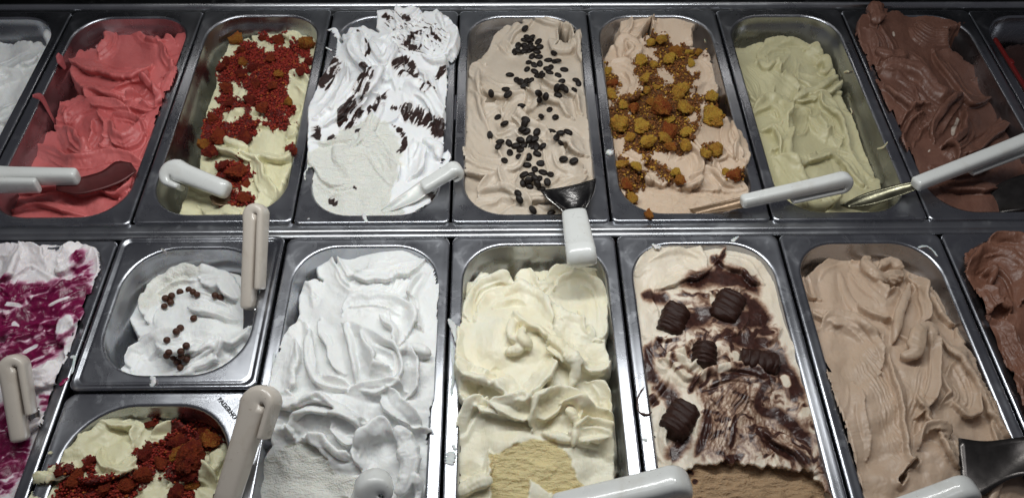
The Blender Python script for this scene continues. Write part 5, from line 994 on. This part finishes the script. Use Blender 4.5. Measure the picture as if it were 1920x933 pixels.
def wall_smear(label, pts, wpx, mat, xw, slope=0.03, sg=1):
    Q = []
    for a, b in pts:
        q = wall_pt(a, b, xw); q = wall_pt(a, b, xw + sg*(0.0030 + 0.03*max(0, -q[2]))); Q.append(q)
    c = spline(np.array(Q), 16); K = len(c); wp = np.interp(np.linspace(0,1,K), np.linspace(0,1,len(wpx)), wpx)/px_mm(Q[0])/2
    tg = np.gradient(c, axis=0); tg /= np.linalg.norm(tg, axis=1, keepdims=True); up = np.tile([1.0,0,0], (K,1)); sd = np.cross(tg, up); sd /= np.linalg.norm(sd, axis=1, keepdims=True)
    V, F = loft_path(list(c), list(sd), list(up), list(wp), list(wp*0.35), n=12, ex=1.0, cap=3); cc = V.mean(0)
    o = link('smear', mesh_data('smear', V-cc, F, mat), None, tuple(cc)); tag(o, label, 'smear')
p = PANS[('b',1)]; xw = p['cx']-p['w']/2
wall_smear('round pink blob on the left wall of the strawberry pan', [(108,104),(113,113),(122,128)], [14,24,10], M_psm, xw)
wall_smear('long pink streak down the left wall of the strawberry pan', [(62,180),(78,184),(95,215),(112,246)], [6,16,9,8], M_psm, xw)
p = PANS[('b',6)]; xr = p['cx']+p['w']/2
for lb, pts in (('small pale green fleck high on the right wall of the pistachio pan', [(1582,136),(1588,134),(1592,135)]), ('pale green drip halfway down the right wall of the pistachio pan', [(1594,203),(1597,210),(1594,218)]), ('little curved pale green fleck low on the right wall of the pistachio pan', [(1645,279),(1656,276),(1664,267)])):
    wall_smear(lb, pts, [3,5,3], M_csm, xr, sg=-1)
def back_smear(label, pts, wpx, mat, yw):
    Q = []
    for a, b in pts:
        d = RM @ np.array([(a-960)/FPX, -(b-466.5)/FPX, -1.0]); q = CAM + (yw-CAM[1])/d[1]*d; q = CAM + (yw-0.003-0.03*max(0,-q[2])-CAM[1])/d[1]*d; Q.append(q)
    c = spline(np.array(Q), 16); K = len(c); wp = np.interp(np.linspace(0,1,K), np.linspace(0,1,len(wpx)), wpx)/px_mm(Q[0])/2
    tg = np.gradient(c, axis=0); tg /= np.linalg.norm(tg, axis=1, keepdims=True); up = np.tile([0,-1.0,0], (K,1)); sd = np.cross(tg, up); sd /= np.linalg.norm(sd, axis=1, keepdims=True)
    V, F = loft_path(list(c), list(sd), list(up), list(wp), list(wp*0.25), n=12, ex=1.0, cap=3); cc = V.mean(0)
    tag(link('smear', mesh_data('smear', V-cc, F, mat), None, tuple(cc)), label, 'smear')
p = PANS[('s',0)]; yb = p['cy']+p['l']/2
back_smear('thin white streak on the back wall of the chocolate ball pan', [(262,503),(275,496),(290,490),(303,486)], [4,3,4,2], M_wsm, yb)
back_smear('small white smudge above the streak on the back wall of the chocolate ball pan', [(303,466),(309,472),(312,478)], [4,6,3], M_wsm, yb)
p = PANS[('b',5)]; wall_smear('thin pale vertical fleck on the right wall of the yellow cake pan', [(1322,53),(1320,68),(1322,80)], [2,4,2], M_csm, p['cx']+p['w']/2, sg=-1)
# ------------------------------------------------------------------ stamped lettering
cu = bpy.data.curves.new('stamp', 'FONT'); cu.body = 'PADERNO'; cu.size = 0.0054; cu.extrude = 0.00006; cu.space_character = 1.12; cu.offset = 0.00012
to = bpy.data.objects.new('stamp', cu); COL.objects.link(to); dg = bpy.context.evaluated_depsgraph_get(); me = bpy.data.meshes.new_from_object(to.evaluated_get(dg)); bpy.data.objects.remove(to)
me.name = 'stamped_lettering'; me.materials.clear(); me.materials.append(plain('stamp_dark', (0.10,0.10,0.105), 0.5, metal=0.6))
po = PANS[('s',1)]['obj']; a = U(407,748,0.001); b = U(443,791,0.001)
so = link('stamped_lettering', me, po); so.location = tuple(a-np.array(po.location)+np.array([0,0,-0.0004])); so.rotation_euler = (0,0,math.atan2(b[1]-a[1], b[0]-a[0]))
so.location.z = 0.00005

#print('TRIS', sum(sum(len(p.vertices)-2 for p in m.polygons) for m in bpy.data.meshes if m.users and len(m.polygons) < 60000) + sum(2*len(m.polygons) for m in bpy.data.meshes if len(m.polygons) >= 60000))
